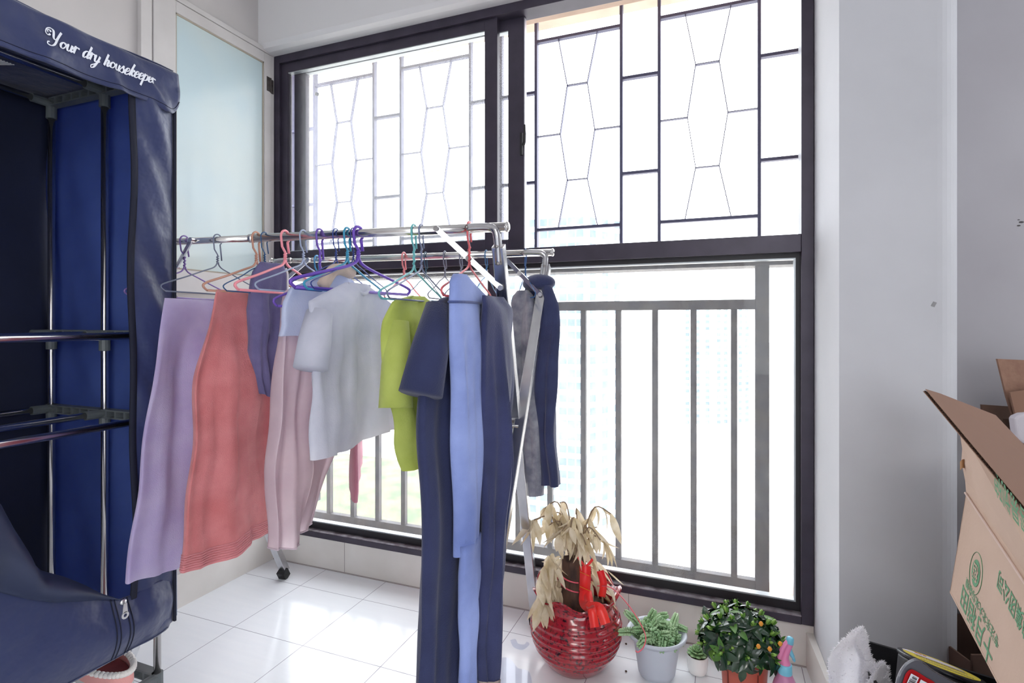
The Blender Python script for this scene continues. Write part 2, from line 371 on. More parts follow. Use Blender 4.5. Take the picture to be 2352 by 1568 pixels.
for xa, xb in ((wx0 + fw, mx0), (mx1, wx1 - fw)):
    xa += sd; xb -= sd; za, zb2 = zl0 + .027, zl1 - .016; q = .005
    b.box((xa, yy0 + .004, za), (xb, yy1, za + q)); b.box((xa, yy0 + .004, zb2 - q), (xb, yy1, zb2)); b.box((xa, yy0 + .004, za + q), (xa + q, yy1, zb2 - q)); b.box((xb - q, yy0 + .004, za + q), (xb, yy1, zb2 - q))
b.build('glass_bead', M['bead'], W)
GD = glassmat('dusty_lower_glass', .032); GU = glassmat('dusty_sash_glass', .045)
for xa, xb in ((wx0 + fw, mx0), (mx1, wx1 - fw)):
    MB().box((xa + sd, Y0 + .036, zl0 + .028), (xb - sd, Y0 + .037, zl1 - .017)).build('glass_pane', GD, W)
def sash(name, xa, xb, ya, yb, lw, rw, rail):
    b = MB(); za, zb3 = 1.379, ZH - fw
    b.box((xa, ya, za), (xa + lw, yb, zb3)); b.box((xb - rw, ya, za), (xb, yb, zb3)); b.box((xa + lw, ya, zb3 - rail), (xb - rw, yb, zb3)); b.box((xa + lw, ya, za), (xb - rw, yb, za + rail))
    o = b.build(name, M['frame'], W, bevel=.001)
    ym = (ya + yb) / 2
    sub('glass_pane', MB().box((xa + lw, ym, za + rail), (xb - rw, ym + .001, zb3 - rail)), GU, o)
    c = MB(); q = .003
    c.box((xa + lw, ya + .003, zb3 - rail - q), (xb - rw, yb, zb3 - rail)); c.box((xa + lw, ya + .003, za + rail), (xb - rw, yb, za + rail + q))
    sub('glass_bead', c, M['bead'], o)
    return o
yi = Y0 + .006
sA = sash('sliding_sash', wx0 + fw, yi * xk(1142), yi, yi + .026, .036, yi * (xk(1142) - xk(1113)), .042)
yo = Y0 + .038
sB = sash('sliding_sash', yo * xk(676), yo * xk(1203), yo, yo + .026, yo * (xk(702) - xk(676)), yo * (xk(1203) - xk(1167)), .042)
xe = yo * xk(1203)
sub('sash_edge', MB().box((xe - .001, yo + .002, 1.385), (xe + .0035, yo + .022, ZH - fw - .004)), mat('bare_aluminium', S(190, 188, 200), .3, .7), sB)
lz = atY(1202, 330, yo).z
c = MB(); c.box((xe - .012, yo - .012, lz - .045), (xe - .002, yo + .001, lz + .04)); c.tube([(xe + .002, yo - .012, lz - .01), (xe + .01, yo - .02, lz + .0), (xe + .012, yo - .022, lz + .03), (xe + .011, yo - .022, lz + .065)], [.007, .006, .005, .004], 8)
sub('latch', c, M['rubber'], sB)
# small sticker on the left sash
p = atY(728, 216, Y0 + .018)
tag(MB().obox(p, V((.011, 0, -.004)), (0, .0004, 0), V((.002, 0, .007))).build('sticker', M['white']), 'small white sticker on the upper left sash glass', 'sticker')

# ---------------- outside: sill, slab, grille, railing
o = MB().box((wx0 - .1, 2.03, -.3), (.6, 2.36, .078)).build('trim_2', M['peach']); struct(o, 'peach concrete ledge outside the window', 'ledge')
b = MB(); b.box((wx0 - .3, 2.03, 2.50), (1.2, 2.50, 2.62)); o = b.build('trim_3', M['peach']); struct(o, 'peach concrete slab above the window outside', 'slab')
MB().box((wx0 - .3, 2.40, 2.494), (1.2, 2.408, 2.5005)).build('drip_groove', M['framedark'], o)
o = MB().box((.262, 2.12, .078), (.285, 2.30, 2.5)).build('trim_4', M['peach']); struct(o, 'peach side fin right of the window outside', 'fin')
YG = 2.30
G = thing('window_grille', (-.8, YG, 1.33), 'steel security grille with hexagon pattern outside the upper window', 'grille')
ks = [-.94, -.8725, -.7113, -.6428, -.4794, -.412, -.339, -.1756, -.1086, .0534, .121]
for k in ks: MB().box((YG * k - .006, YG - .012, 1.345), (YG * k + .006, YG + .012, 2.5)).build('upright', M['grille'], G)
def hb(k0, k1, z): MB().box((YG * k0 + .006, YG - .011, z - .006), (YG * k1 - .006, YG + .011, z + .006)).build('crossbar', M['grille'], G)
for k0, k1 in ((-.8725, -.7113), (-.6428, -.4794), (-.339, -.1756), (-.1086, .0534)):
    hb(k0, k1, 2.337); hb(k0, k1, 1.505)
for k0, k1 in ((-.94, -.8725), (-.7113, -.6428), (-.4794, -.412), (-.412, -.339), (-.1756, -.1086), (.0534, .121)):
    hb(k0, k1, 2.115); hb(k0, k1, 1.717)
for k0, k1 in ((-.8725, -.7113), (-.6428, -.4794), (-.339, -.1756), (-.1086, .0534)):
    b = MB(); X = lambda f: YG * (k0 + (k1 - k0) * f)
    L = [(.273, 2.331), (.378, 2.124), (.294, 1.918), (.378, 1.713), (.27, 1.511)]; Rr = [(.729, 2.331), (.614, 2.124), (.70, 1.918), (.614, 1.713), (.73, 1.511)]
    for Q in (L, Rr):
        for (f0, z0), (f1, z1) in zip(Q, Q[1:]): b.obox((V((X(f0), YG, z0)) + V((X(f1), YG, z1))) / 2, (V((X(f1), YG, z1)) - V((X(f0), YG, z0))) / 2, V((.0014, 0, 0)), V((0, .009, 0)))
    for z in (2.124, 1.713): b.box((X(.378), YG - .009, z - .0014), (X(.614), YG + .009, z + .0014))
    b.box((X(0) + .006, YG - .009, 1.9166), (X(.294), YG + .009, 1.9194)); b.box((X(.70), YG - .009, 1.9166), (X(1) - .006, YG + .009, 1.9194))
    b.build('hexagon_lattice', M['grille'], G)
YR = 2.22
RL = thing('balcony_railing', (-.8, YR, .078), 'grey steel balcony railing outside the lower window', 'railing')
MB().box((wx0 - .1, YR - .02, 1.145), (.12, YR + .02, 1.182)).build('handrail', M['rail'], RL, bevel=.002)
MB().box((wx0 - .1, YR - .03, 1.305), (.26, YR + .09, 1.345)).build('top_beam', M['rail'], RL)
MB().box((wx0 - .1, YR - .015, .105), (.11, YR + .015, .142)).build('bottom_rail', M['rail'], RL)
xs = YR * xk(1505)
for n in range(-11, 3):
    x = xs + .1445 * n
    if x < wx0 - .05: continue
    MB().box((x - .011, YR - .011, .142), (x + .011, YR + .011, 1.145)).build('baluster', M['rail'], RL)
x = YR * xk(1750); MB().box((x - .0235, YR - .0235, .078), (x + .0235, YR + .0235, 1.305)).build('post', M['rail'], RL, bevel=.002)

# ---------------- far view
HG = 52
def ground_mat():
    m = mat('pale_building_site', S(232, 228, 220), .9, col2=S(206, 200, 190), nscale=.08, stretch=(1, 1, 1)); return m
o = MB().box((-900, 12, -HG - 1), (900, 1500, -HG)).build('ground', ground_mat(), origin=V((0, 0, -HG))); struct(o, 'pale building site far below', 'ground')
o = MB().box((-190, 60, -HG), (-68, 178, -HG + .6)).build('meadow', mat('green_meadow', S(94, 112, 84), .95, col2=S(128, 118, 102), nscale=.15)); tag(o, 'green overgrown plot far below the left pane', 'meadow', kind='stuff')
fac = mat('pale_facade', S(238, 240, 242), .8); pan = mat('bluish_window_glass', S(96, 112, 130), .6, col2=S(124, 134, 146), nscale=.3); fac2 = mat('blue_grey_facade', S(150, 175, 205), .8)
def building(name, c0, d1, L1, d2, L2, top, label, nf, cols1, cols2, fh=3.0, wh=1.7, ww=1.6, grp=None):
    """c0 = near corner on ground; facades along d1 and d2"""
    c0 = V((c0[0], c0[1], -HG)); d1 = V((d1[0], d1[1], 0)).normalized(); d2 = V((d2[0], d2[1], 0)).normalized()
    t = thing(name, c0 + (d1 * L1 + d2 * L2) / 2, label, 'building', grp)
    MB().prism([c0, c0 + d1 * L1, c0 + d1 * L1 + d2 * L2, c0 + d2 * L2], (0, 0, top + HG)).build('wall', fac, t)
    b = MB()
    for d, L, cols in ((d1, L1, cols1), (d2, L2, cols2)):
        nrm = V((d.y, -d.x, 0)); 
        if nrm.dot(c0) > 0: nrm = -nrm
        for i in range(nf):
            z = -HG + 4 + i * fh
            if z + wh > top: break
            for cx in cols: b.obox(c0 + d * (cx * L) + nrm * .08 + V((0, 0, z + HG + wh / 2)), d * ww / 2, nrm * .1, V((0, 0, wh / 2)))
    o = b.build('window', pan, t); tag(o, None, kind='stuff')
    return t
def gpt(px, D): r = ray(px, 738); return (r.x * D, r.y * D)
c = gpt(1345, 128)
building('apartment_building', c, (R.x * -1 + F.x * .35, R.y * -1 + F.y * .35), 34, (R.x + F.x * .75, R.y + F.y * .75), 13, 26, 'tall pale apartment tower seen left of the railing posts', 26, [.04, .1, .16, .24, .3, .38, .46, .54, .62, .7, .78, .86, .94], [.18, .5, .82], ww=1.7)
c = gpt(1640, 262)
building('apartment_building', c, (-R.x, -R.y), 16, (R.x + F.x * .3, R.y + F.y * .3), 22, 8, 'distant pale apartment block behind the right railing bars', 19, [.2, .5, .8], [.12, .3, .5, .68, .86], ww=1.9, wh=1.6)

# ================================================================== FABRIC WARDROBE
XF, XB, YE = -1.375, -1.905, 1.032
WD = thing('fabric_wardrobe', (-1.62, .5, 0), 'tall navy fabric wardrobe with chrome poles, unzipped front and white lettering', 'wardrobe')
poles = [-1.392, -1.602, -1.838]; YP = 1.0; YP2 = .02
for x in poles:
    for yq in (YP, YP2):
        MB().tube([(x, yq, 0), (x, yq, 1.742)], .009, 14).build('pole', M['pole'], WD, smooth=True)
TZ = [1.738, 1.064, .846, .165]
for z in TZ:
    for x in poles:
        if z > 1 and z < 1.5 and x < -1.7: continue
        MB().tube([(x, YP2, z), (x, YP, z)], .009, 12).build('shelf_bar', M['pole'], WD, smooth=True)
    for yq in (YP, YP2):
        b = MB(); xa, xb = poles[2], poles[0]; hh = .012
        b.box((xa, yq - .012, z + hh - .004), (xb, yq + .012, z + hh)); b.box((xa, yq - .012, z - hh), (xb, yq + .012, z - hh + .004))
        nx = 12
        for i in range(nx + 1):
            x = xa + (xb - xa) * i / nx; b.box((x - .004, yq - .012, z - hh + .004), (x + .004, yq + .012, z + hh - .004))
        sg = -1 if yq > .5 else 1
        for x in poles:
            b.tube([(x, yq, z - .045), (x, yq, z + .012)], .0135, 12)
            b.tube([(x, yq, z), (x, yq + sg * .05, z)], .0125, 12)
        b.build('shelf_joint', M['conn'], WD)
# --- cloth: back, ends, roof
def wr(a, b_, s1, s2, amp): return amp * (sin(a * s1 + b_ * 2.1) + .6 * sin(b_ * s2 + a * 3.3) + .4 * sin(a * s1 * 2.3 + b_ * s2 * 1.7))
b = MB()
b.slab(lambda u, v: V((XB + wr(u * 6, v * 5, 1.6, 1.2, .004), -.02 + (YE + .02) * u, .2 + 1.565 * v)), 40, 30, (-.002, 0, 0))
b.build('back_panel', mat('shaded_navy_cloth', S(20, 28, 58), .8, col2=S(16, 24, 50), nscale=5), WD, smooth=True)  # same cloth coloured darker for the shade of the enclosed inside
b = MB()
def endp(u, v):
    x = XB + (XF - XB) * u; z = .31 + 1.455 * v
    fold = .010 * sin(u * 9 + v * 2) * ss(0, .2, u) * ss(1, .8, u) + .006 * sin(v * 13 + u * 5) + .005 * sin((u + v) * 21)
    return V((x, YE - .004 + fold * .6, z))
b.slab(endp, 36, 60, (0, .002, 0)); b.build('end_panel', M['navyin'], WD, smooth=True)
b = MB(); b.slab(lambda u, v: V((XB + (XF - XB) * u, YP2 - .035 + .004 * sin(v * 9), .24 + 1.525 * v)), 10, 12, (0, -.002, 0)); b.build('end_panel', M['navyin'], WD, smooth=True)
b = MB(); b.slab(lambda u, v: V((XB + (XF - XB) * v, -.02 + (YE + .02) * u, 1.766 + .004 * sin(u * 18) * sin(v * 5))), 30, 12, (0, 0, .002))
roof = b.build('roof_panel', M['navy'], WD, smooth=True)
b = MB(); vc = atZ(10, 150, 1.752)
for i in range(12): b.obox(vc + V((.0, -.0065 * i + .0, .002)), V((.022, .009, 0)), V((0, .0013, 0)), V((0, 0, .001)))
sub('vent_grille', b, mat('white_vent_mesh', S(210, 214, 214), .5), roof)
# --- front border strip + zipper
def zipx(z): return .920 + .005 * sin((z - .3) * 5.2) * ss(1.6, .9, z) + .0035 * sin(z * 14)
b = MB()
def strip(u, v):
    z = .30 + 1.40 * v; ya = zipx(z); yb = YE + .001
    y = ya + (yb - ya) * u
    bulge = .012 * sin(pi * u) + .006 * sin(z * 23 + u * 3) * sin(pi * u) + .004 * sin(z * 41 + u * 9) * sin(pi * u)
    return V((XF + bulge, y, z))
b.slab(strip, 14, 110, (-.002, 0, 0)); b.build('front_border', M['navy'], WD, smooth=True)
b = MB(); b.tube([(XF + .004, YE + .001, .30 + 1.42 * i / 40) for i in range(41)], .004, 8); b.build('edge_piping', M['zip'], WD, smooth=True)
b = MB(); b.slab(lambda u, v: V((XF + .006, zipx(.345 + 1.355 * v) - .004 + .014 * u, .345 + 1.355 * v)), 3, 110, (-.006, 0, 0)); b.build('zipper_tape', M['zip'], WD, smooth=True)
# --- end outside skin (cloth colour paled to pass more window light) along far end, slightly outside
b = MB(); b.slab(lambda u, v: V((XB + (XF + .002 - XB) * u, YE + .006 + .003 * sin(u * 9 + v * 3), .31 + 1.45 * v)), 20, 30, (0, .002, 0)); b.build('outer_end_panel', mat('paled_outer_translucent', S(196, 205, 226), .6, trans=.7), WD, smooth=True)
# --- top flap
b = MB()
def flap(u, v):
    y = -.03 + (YE + .010 + .03) * u
    drop = lerpc([(0, 1.654), (.93, 1.656), (.96, 1.648), (1, 1.648)], u)
    if u > .965: drop += .032 * ((u - .965) / .035) ** 3
    z = 1.772 - (1.772 - drop) * v
    ridge = .007 * sin(u * 34 + v * 3) * v + .004 * sin(u * 61 - v * 6) + .003 * sin(v * 9 + u * 20)
    for uc, am, sl in ((.83, .016, .03), (.90, .014, .09), (.94, .010, .05), (.72, .006, -.02)):
        ridge += am * math.exp(-((u - uc - sl * (v - .3)) / .012) ** 2) * ss(.2, .8, v)
    return V((XF + .004 + .010 * sin(v * pi * .5) + ridge * .5 - .02 * max(0, .06 - v) / .06, y, z))
b.slab(flap, 150, 22, (-.003, 0, 0)); fl = b.build('top_flap', M['navy'], WD, smooth=True)
b = MB(); b.slab(lambda u, v: (lambda p: V((p.x + .0016, p.y, p.z)))(flap(u, .9 + .006 * v)), 150, 3, (-.002, 0, 0)); sub('seam', b, M['zip'], fl, smooth=True)
# lettering (pen strokes) -- copperplate
LT = {
 'o': ([[(.95, .9), (.5, 1.0), (.12, .6), (.15, .15), (.45, 0), (.8, .3), (.85, .75), (.55, 1.0)], [(.6, .95), (.9, .75), (1.15, .8)]], 1.05),
 'u': ([[(-.1, .6), (.15, 1), (.12, .35), (.3, 0), (.6, .15), (.82, .95)], [(.82, 1), (.75, .3), (.9, 0), (1.1, .25)]], 1.05),
 'r': ([[(-.05, .5), (.2, 1.1), (.25, .8), (.2, 0)], [(.22, .5), (.45, .95), (.7, .95), (.72, .8)], ], .85),
 'd': ([[(.85, .85), (.45, 1.0), (.1, .6), (.15, .12), (.4, 0), (.8, .4)], [(1.1, 2.0), (.85, .9), (.78, .2), (.95, 0), (1.15, .3)]], 1.05),
 'y': ([[(-.1, .6), (.15, 1), (.12, .35), (.3, 0), (.6, .15), (.85, .95)], [(.9, 1), (.7, 0), (.45, -.8), (.1, -1.0), (-.05, -.7), (.35, -.4), (1.1, .25)]], 1.05),
 'h': ([[(.5, 2.0), (.3, 1.2), (.12, 0)], [(.2, .5), (.5, 1.0), (.72, .85), (.62, .25), (.78, 0), (1.0, .25)]], 1.0),
 's': ([[(-.05, .3), (.4, 1.1), (.45, .8), (.72, .4), (.5, 0), (.1, .1)], [(.5, 0), (.9, .25)]], .85),
 'e': ([[(.05, .4), (.6, .6), (.65, .95), (.35, 1.0), (.1, .5), (.2, .05), (.5, 0), (.85, .3)]], .8),
 'k': ([[(.5, 2.0), (.3, 1.2), (.12, 0)], [(.2, .5), (.5, 1.0), (.75, .85), (.4, .55), (.65, .05), (.95, .2)]], .92),
 'p': ([[(-.05, .5), (.22, 1.1), (.15, .3), (-.05, -1.0)], [(.18, .4), (.5, 1.0), (.85, .8), (.75, .2), (.4, 0), (.15, .2)]], 1.0),
 'Y': ([[(-.25, 1.5), (-.55, 1.2), (-.95, 1.5), (-.9, 2.15), (-.4, 2.45), (.1, 2.25), (.25, 1.8), (.3, 1.1), (.55, .85), (.85, 1.2), (1.25, 2.3)],
        [(1.3, 2.35), (.95, 1.2), (.6, .1), (.1, -.35), (-.45, -.25), (-.5, .1), (-.25, .15)], [(-.6, 1.65), (-.75, 1.95), (-.45, 2.1), (-.2, 1.85)]], 1.45),
 ' ': ([], .75)}
def lettering(text, px, size, wmax, wmin, slant=.35):
    """returns strokes: list of (points2d, widths)"""
    out = []; x = 0
    for ch in text:
        st, adv = LT[ch]
        for s in st:
            P = catmull([(a + x + slant * b_, b_, 0) for a, b_ in s], 6); ws = []
            for i in range(len(P)):
                d = (P[min(i + 1, len(P) - 1)] - P[max(i - 1, 0)]); d = d.normalized() if d.length else V((1, 0, 0))
                q = ss(.25, 1, abs(d.y)) if d.y < 0 or ch == 'Y' and False else .15
                ws.append(wmin + (wmax - wmin) * q)
            out.append((P, ws))
        x += adv
    return out, x
strokes, LW = lettering('Your dry housekeeper', 0, 1, .36, .13)
b = MB(); ya, yb = .736, .970; k = (yb - ya) / LW
uu = lambda y: (y + .03) / (YE + .04)
for P, ws in strokes:
    vs = []; 
    for i, p in enumerate(P):
        d = (P[min(i + 1, len(P) - 1)] - P[max(i - 1, 0)]); d = d.normalized() if d.length else V((1, 0, 0)); n = V((-d.y, d.x, 0)) * ws[i] / 2
        for q in (p + n, p - n):
            yq = ya + q.x * k; zq = 1.700 + q.y * k * 1.25 + .006 * (q.x / LW)
            v = (1.772 - zq) / (1.772 - 1.656); fp = flap(uu(yq), v); vs.append(V((fp.x + .0022, yq, zq)))
    m_ = len(P); b.add(vs, [(2 * i, 2 * i + 1, 2 * i + 3, 2 * i + 2) for i in range(m_ - 1)])
sub('lettering', b, M['letter'], fl)
# --- lower front panel, door flap folded down
zz = lambda u, v: atX(u, v, XF)
up = [(atX(u, v, XF + .02).y, atX(u, v, XF + .02).z) for u, v in ((0, 1147), (31, 1208), (62, 1254), (81, 1292), (103, 1312), (156, 1326), (199, 1344), (236, 1363), (276, 1376), (284, 1378))]
lo = [(atX(u, v, XF + .02).y, atX(u, v, XF + .02).z) for u, v in ((0, 1362), (62, 1376), (124, 1385), (187, 1384), (249, 1378), (284, 1379))]
yl0 = up[0][0]; yl1 = up[-1][0]
# continue to the left, out of frame
up2 = [(-.03, 1.25), (.2, 1.10), (.45, .95)] + up; lo2 = [(-.03, .78), (.3, .66)] + lo
b = MB()
def droop(u, v):
    y = -.03 + (yl1 + .03) * u; zt_, zb_ = lerpc(up2, y), lerpc(lo2, y)
    z = zt_ + (zb_ - zt_) * v
    w_ = abs(zt_ - zb_)
    return V((XF + .006 + .05 * sin(pi * min(1, v * 1.02)) * min(1, w_ / .1) + .006 * sin(y * 40 + v * 4) * min(1, w_ / .1) + .004, y, z))
b.slab(droop, 90, 26, (-.002, 0, 0)); b.build('door_flap', mat('charcoal_navy_cloth', S(44, 52, 80), .55, col2=S(38, 46, 72), nscale=5, bump=.25, bscale=9, bdist=.01), WD, smooth=True)
lowtop = lo2 + [(zipx(.36) + .01, atX(300, 1368, XF).z), (.96, atX(330, 1345, XF).z), (YE, atX(388, 1325, XF).z)]
b = MB()
def lowp(u, v):
    y = -.03 + (YE + .004 + .03) * u
    zt_ = lerpc(lowtop, y) + .02 * ss(.85, .80, y); zb_ = .285 + .012 * sin(y * 9) * 0
    if y > 1.0: zb_ += .012 * ((y - 1.0) / .036) ** 2
    z = zt_ + (zb_ - zt_) * v
    x = XF + .004 + .012 * sin(y * 7 + v * 2) * sin(pi * v) + .016 * sin(pi * v) * ss(1.03, .9, y) + .003 * sin(y * 60) * ss(.85, .95, y)
    if y > 1.015: x -= .012 * ss(1.015, 1.036, y)
    return V((x, y, z))
b.slab(lowp, 120, 30, (-.003, 0, 0)); lp = b.build('lower_front_panel', M['navy'], WD, smooth=True)
for s_ in (0, 1, 2, 3):
    ys = (.868, .877, .899, .908)[s_]
    c = MB(); c.tube([(lambda p: V((p.x + .0006, p.y, p.z)))(lowp((ys + .03) / (YE + .034), v / 20)) for v in range(0, 21)], .0014, 6); sub('seam', c, M['zip'], lp, smooth=True)
c = MB(); c.slab(lambda u, v: (lambda p: V((p.x + .002, p.y, p.z)))(lowp(.02 + u * .96, .985 - .02 * v)), 100, 3, (-.003, 0, 0)); sub('hem_binding', c, M['navy'], lp, smooth=True)
# zip slider
zs = dep(283, 1380, (atX(283, 1380, XF + .03)).x / ray(283, 1380).x)
c = MB(); c.ell(zs + V((0, 0, -.002)), V((.005, 0, 0)), V((0, .0085, 0)), V((0, 0, .007)), 10, 6)
pl = MB(); o1 = zs + V((.006, 0, -.004))
outl = [(.0035, 0), (.0055, -.012), (.0085, -.026), (.007, -.034), (0, -.037), (-.007, -.034), (-.0085, -.026), (-.0055, -.012), (-.0035, 0)]
hole = [(.004 * cos(a) , -.0285 + .0042 * sin(a)) for a in [i * pi / 6 for i in range(12)]]
bmm = bmesh.new()
# ring-ish puller: build frame with hole by bridging polygons
ol = [(cos(a) * (.0088 if True else 0), -.0285 + .0088 * sin(a)) for a in [i * pi / 6 for i in range(12)]]
vs = []
for a_, h_ in zip(ol, hole):
    vs += [o1 + V((0, a_[0], a_[1])), o1 + V((0, h_[0], h_[1])), o1 + V((.0018, h_[0], h_[1])), o1 + V((.0018, a_[0], a_[1]))]
n = 12; fs = []
for i in range(n):
    j = (i + 1) % n
    for k_ in range(4): fs.append((4 * i + k_, 4 * j + k_, 4 * j + (k_ + 1) % 4, 4 * i + (k_ + 1) % 4))
pl.add(vs, fs); pl.prism([o1 + V((0, .006, -.022)), o1 + V((0, .004, 0)), o1 + V((0, -.004, 0)), o1 + V((0, -.006, -.022))], (.0018, 0, 0))
zipm = mat('silver_zip_metal', (.75, .75, .76, 1), .3, .9)
zo = c.build('zip_slider', zipm, WD, smooth=True); sub('zip_puller', pl, zipm, zo)
bmm.free()
# --- slipper on the lowest shelf
SLc = V((-1.485, .935, .176))
sl = thing('slipper', SLc, 'pink house slipper with white fleece trim on the lowest wardrobe shelf', 'slipper')
ax = V((1, -.12, 0)).normalized(); ay = V((.12, 1, 0)).normalized()
def sp(a, b_, z): return SLc + ax * a + ay * b_ + V((0, 0, z))
def sole(t): # outline
    c_, s_ = cos(t), sin(t); return (.115 * c_ - .02, .047 * s_ * (1 + .12 * -c_))
b = MB(); n = 40
b.prism([sp(*sole(2 * pi * i / n), 0) for i in range(n)], (0, 0, .014)); b.build('sole', mat('white_slipper_sole', S(205, 203, 203), .6), sl)
b = MB()
def wall(u, v):
    t = 2 * pi * u; a_, s_ = sole(t); h = .028 + .022 * ss(.2, -1, cos(t)); r = 1.0 - .02 * v
    return sp(a_ * r, s_ * r, .014 + h * v)
b.grid(wall, 60, 5, closeu=True)
b.build('side_band', mat('pink_slipper_plush', S(232, 165, 160), .8, bump=.4, bscale=200), sl, smooth=True)
b = MB(); b.prism([sp(sole(2 * pi * i / n)[0] * .93, sole(2 * pi * i / n)[1] * .93, .014) for i in range(n)], (0, 0, .004)); b.build('insole', mat('dusky_pink_insole', S(176, 98, 100), .85, col2=S(150, 82, 86), nscale=20), sl)
b = MB()
for i in range(46):
    t = 2 * pi * i / 46
    a_, s_ = sole(t)
    if a_ < -.045: continue
    b.ell(sp(a_ * .98, s_ * .98, .014 + .031 + .012 * ss(.2, -1, cos(t))), ax * .0085, ay * .0085, V((0, 0, .0075)), 8, 5)
for i in range(12):
    q = -1 + 2 * i / 11; b.ell(sp(-.05 - .012 * (1 - q * q), q * .043, .056 - .008 * q * q), ax * .009, ay * .009, V((0, 0, .008)), 8, 5)
b.build('fleece_trim', mat('white_fleece', S(238, 234, 230), .95, bump=.8, bscale=400), sl, smooth=True)
b = MB(); b.grid(lambda u, v: sp(-.055 - .078 * v, (u * 2 - 1) * .045 * sqrt(max(0, 1 - v ** 2.4)), .02 + .036 * (1 - (u * 2 - 1) ** 2) ** .6 * (1 - .55 * v) + .004), 16, 10); b.build('toe_cover', mat('pink_toe_plush', S(222, 150, 150), .9, bump=.5, bscale=200), sl, smooth=True)

# ================================================================== DRYING RACK
k11 = 1.1; ZR = 1.331
def rp(u, v): return atZ(u, v, ZR)
B1L, B1R = rp(340, 558), rp(1163, 521); B2R = rp(1268, 579.5); dB = (B1R - B1L); dB.normalize()
B2L = B2R - dB * ((B1R - B1L).length)
dP = V((-dB.y, dB.x, 0))      # perpendicular, pointing to the window
RK = thing('drying_rack', ((B1L + B2R) / 2).xy.to_3d(), 'folding stainless steel clothes drying rack with two top bars', 'rack')
for a_, c_ in ((B1L, B1R), (B2L, B2R)):
    b = MB(); d = dB
    L = (c_ - a_).length
    b.tube([a_, a_ + d * L * .33], .0095, 16); b.tube([a_ + d * L * .33, c_], .0118, 20); b.tube([a_ + d * (L * .33 - .006), a_ + d * (L * .33 + .006)], .0124, 16)
    o = b.build('top_bar', M['chrome'], RK, smooth=True)
    for p_, s_ in ((c_, 1), (a_, -1)):
        c = MB(); c.ell(p_ + d * .002 * s_, d * .007, dP * .0135, V((0, 0, .0135)), 16, 8); sub('end_cap', c, M['chrome'], o, smooth=True)
feetR = {1: V((-.640, 1.895, 0)), 2: V((-.53, 1.02, 0))}; feetL = {1: V((-1.763, 1.832, 0)), 2: V((-1.665, 1.075, 0))}
feetR[1] = V((-.645, 1.885, 0)); RIV = mat('rivet_steel', (.3, .28, .27, 1), .4, .9)
for bi, (a_, c_) in {1: (B1L, B1R), 2: (B2L, B2R)}.items():
    for top, foot, s_ in ((c_ - dB * .02, feetR[bi], 1), (a_ + dB * .02, feetL[bi], -1)):
        inw = -dB * s_
        off = dB * s_ * (.0 if bi == 1 else .0)
        p0 = top - V((0, 0, .045)); p1 = foot + V((0, 0, .03)); 
        o = MB().bar(p0, p1, .028, .030, side=dB).build('leg', M['steel'], RK, bevel=.002)
        dd = (p0 - p1).normalized(); sub('rubber_foot', MB().bar(foot + V((0, 0, .004)), foot + dd * .045, .033, .035, side=dB), M['rubber'], o)
        # bracket plate (curved) on the camera side of the bar
        fr = -dP * .0135 if bi == 1 else -dP * .0135
        b = MB(); pts = [top + inw * .075, top + inw * .04, top + inw * .012 - V((0, 0, .004)), top - V((0, 0, .022)), p0 + (p1 - p0).normalized() * .05]
        b.tube([p + fr for p in catmull(pts, 5)], .0105, 8)
        o = b.build('bracket', M['steel'], RK, smooth=True)
        for q in (pts[0], pts[-1] * .4 + pts[-2] * .6, pts[-1]): sub('rivet', MB().ell(q + fr * 1.75, dB * .005, V((0, 0, .005)), dP * .003, 8, 5), RIV, o, smooth=True)
        # diagonal brace
        q0 = top + inw * .155 + fr * 1.4; q1 = p0 + (p1 - p0).normalized() * .115 + fr * 1.4
        b = MB().bar(q0, q1, .004, .014, side=V((0, 0, 1))); b.tube([q0 - fr * .5, q0 + fr * .4], .007, 10); b.tube([q1 - fr * .5, q1 + fr * .4], .007, 10)
        b.tube([(q0 + q1) / 2 - fr * .2, (q0 + q1) / 2 + fr * .35], .008, 10)
        b.build('brace', M['steel'], RK)
# lower cross bars between legs
for f in (feetL, feetR): pass
b = MB()
for bi, (a_, c_) in {1: (B1L, B1R), 2: (B2L, B2R)}.items():
    t_ = .60; b.tube([(a_ + dB * .02) * t_ + feetL[bi] * (1 - t_), (c_ - dB * .02) * t_ + feetR[bi] * (1 - t_)], .008, 12)
b.build('cross_bar', M['chrome'], RK, smooth=True)

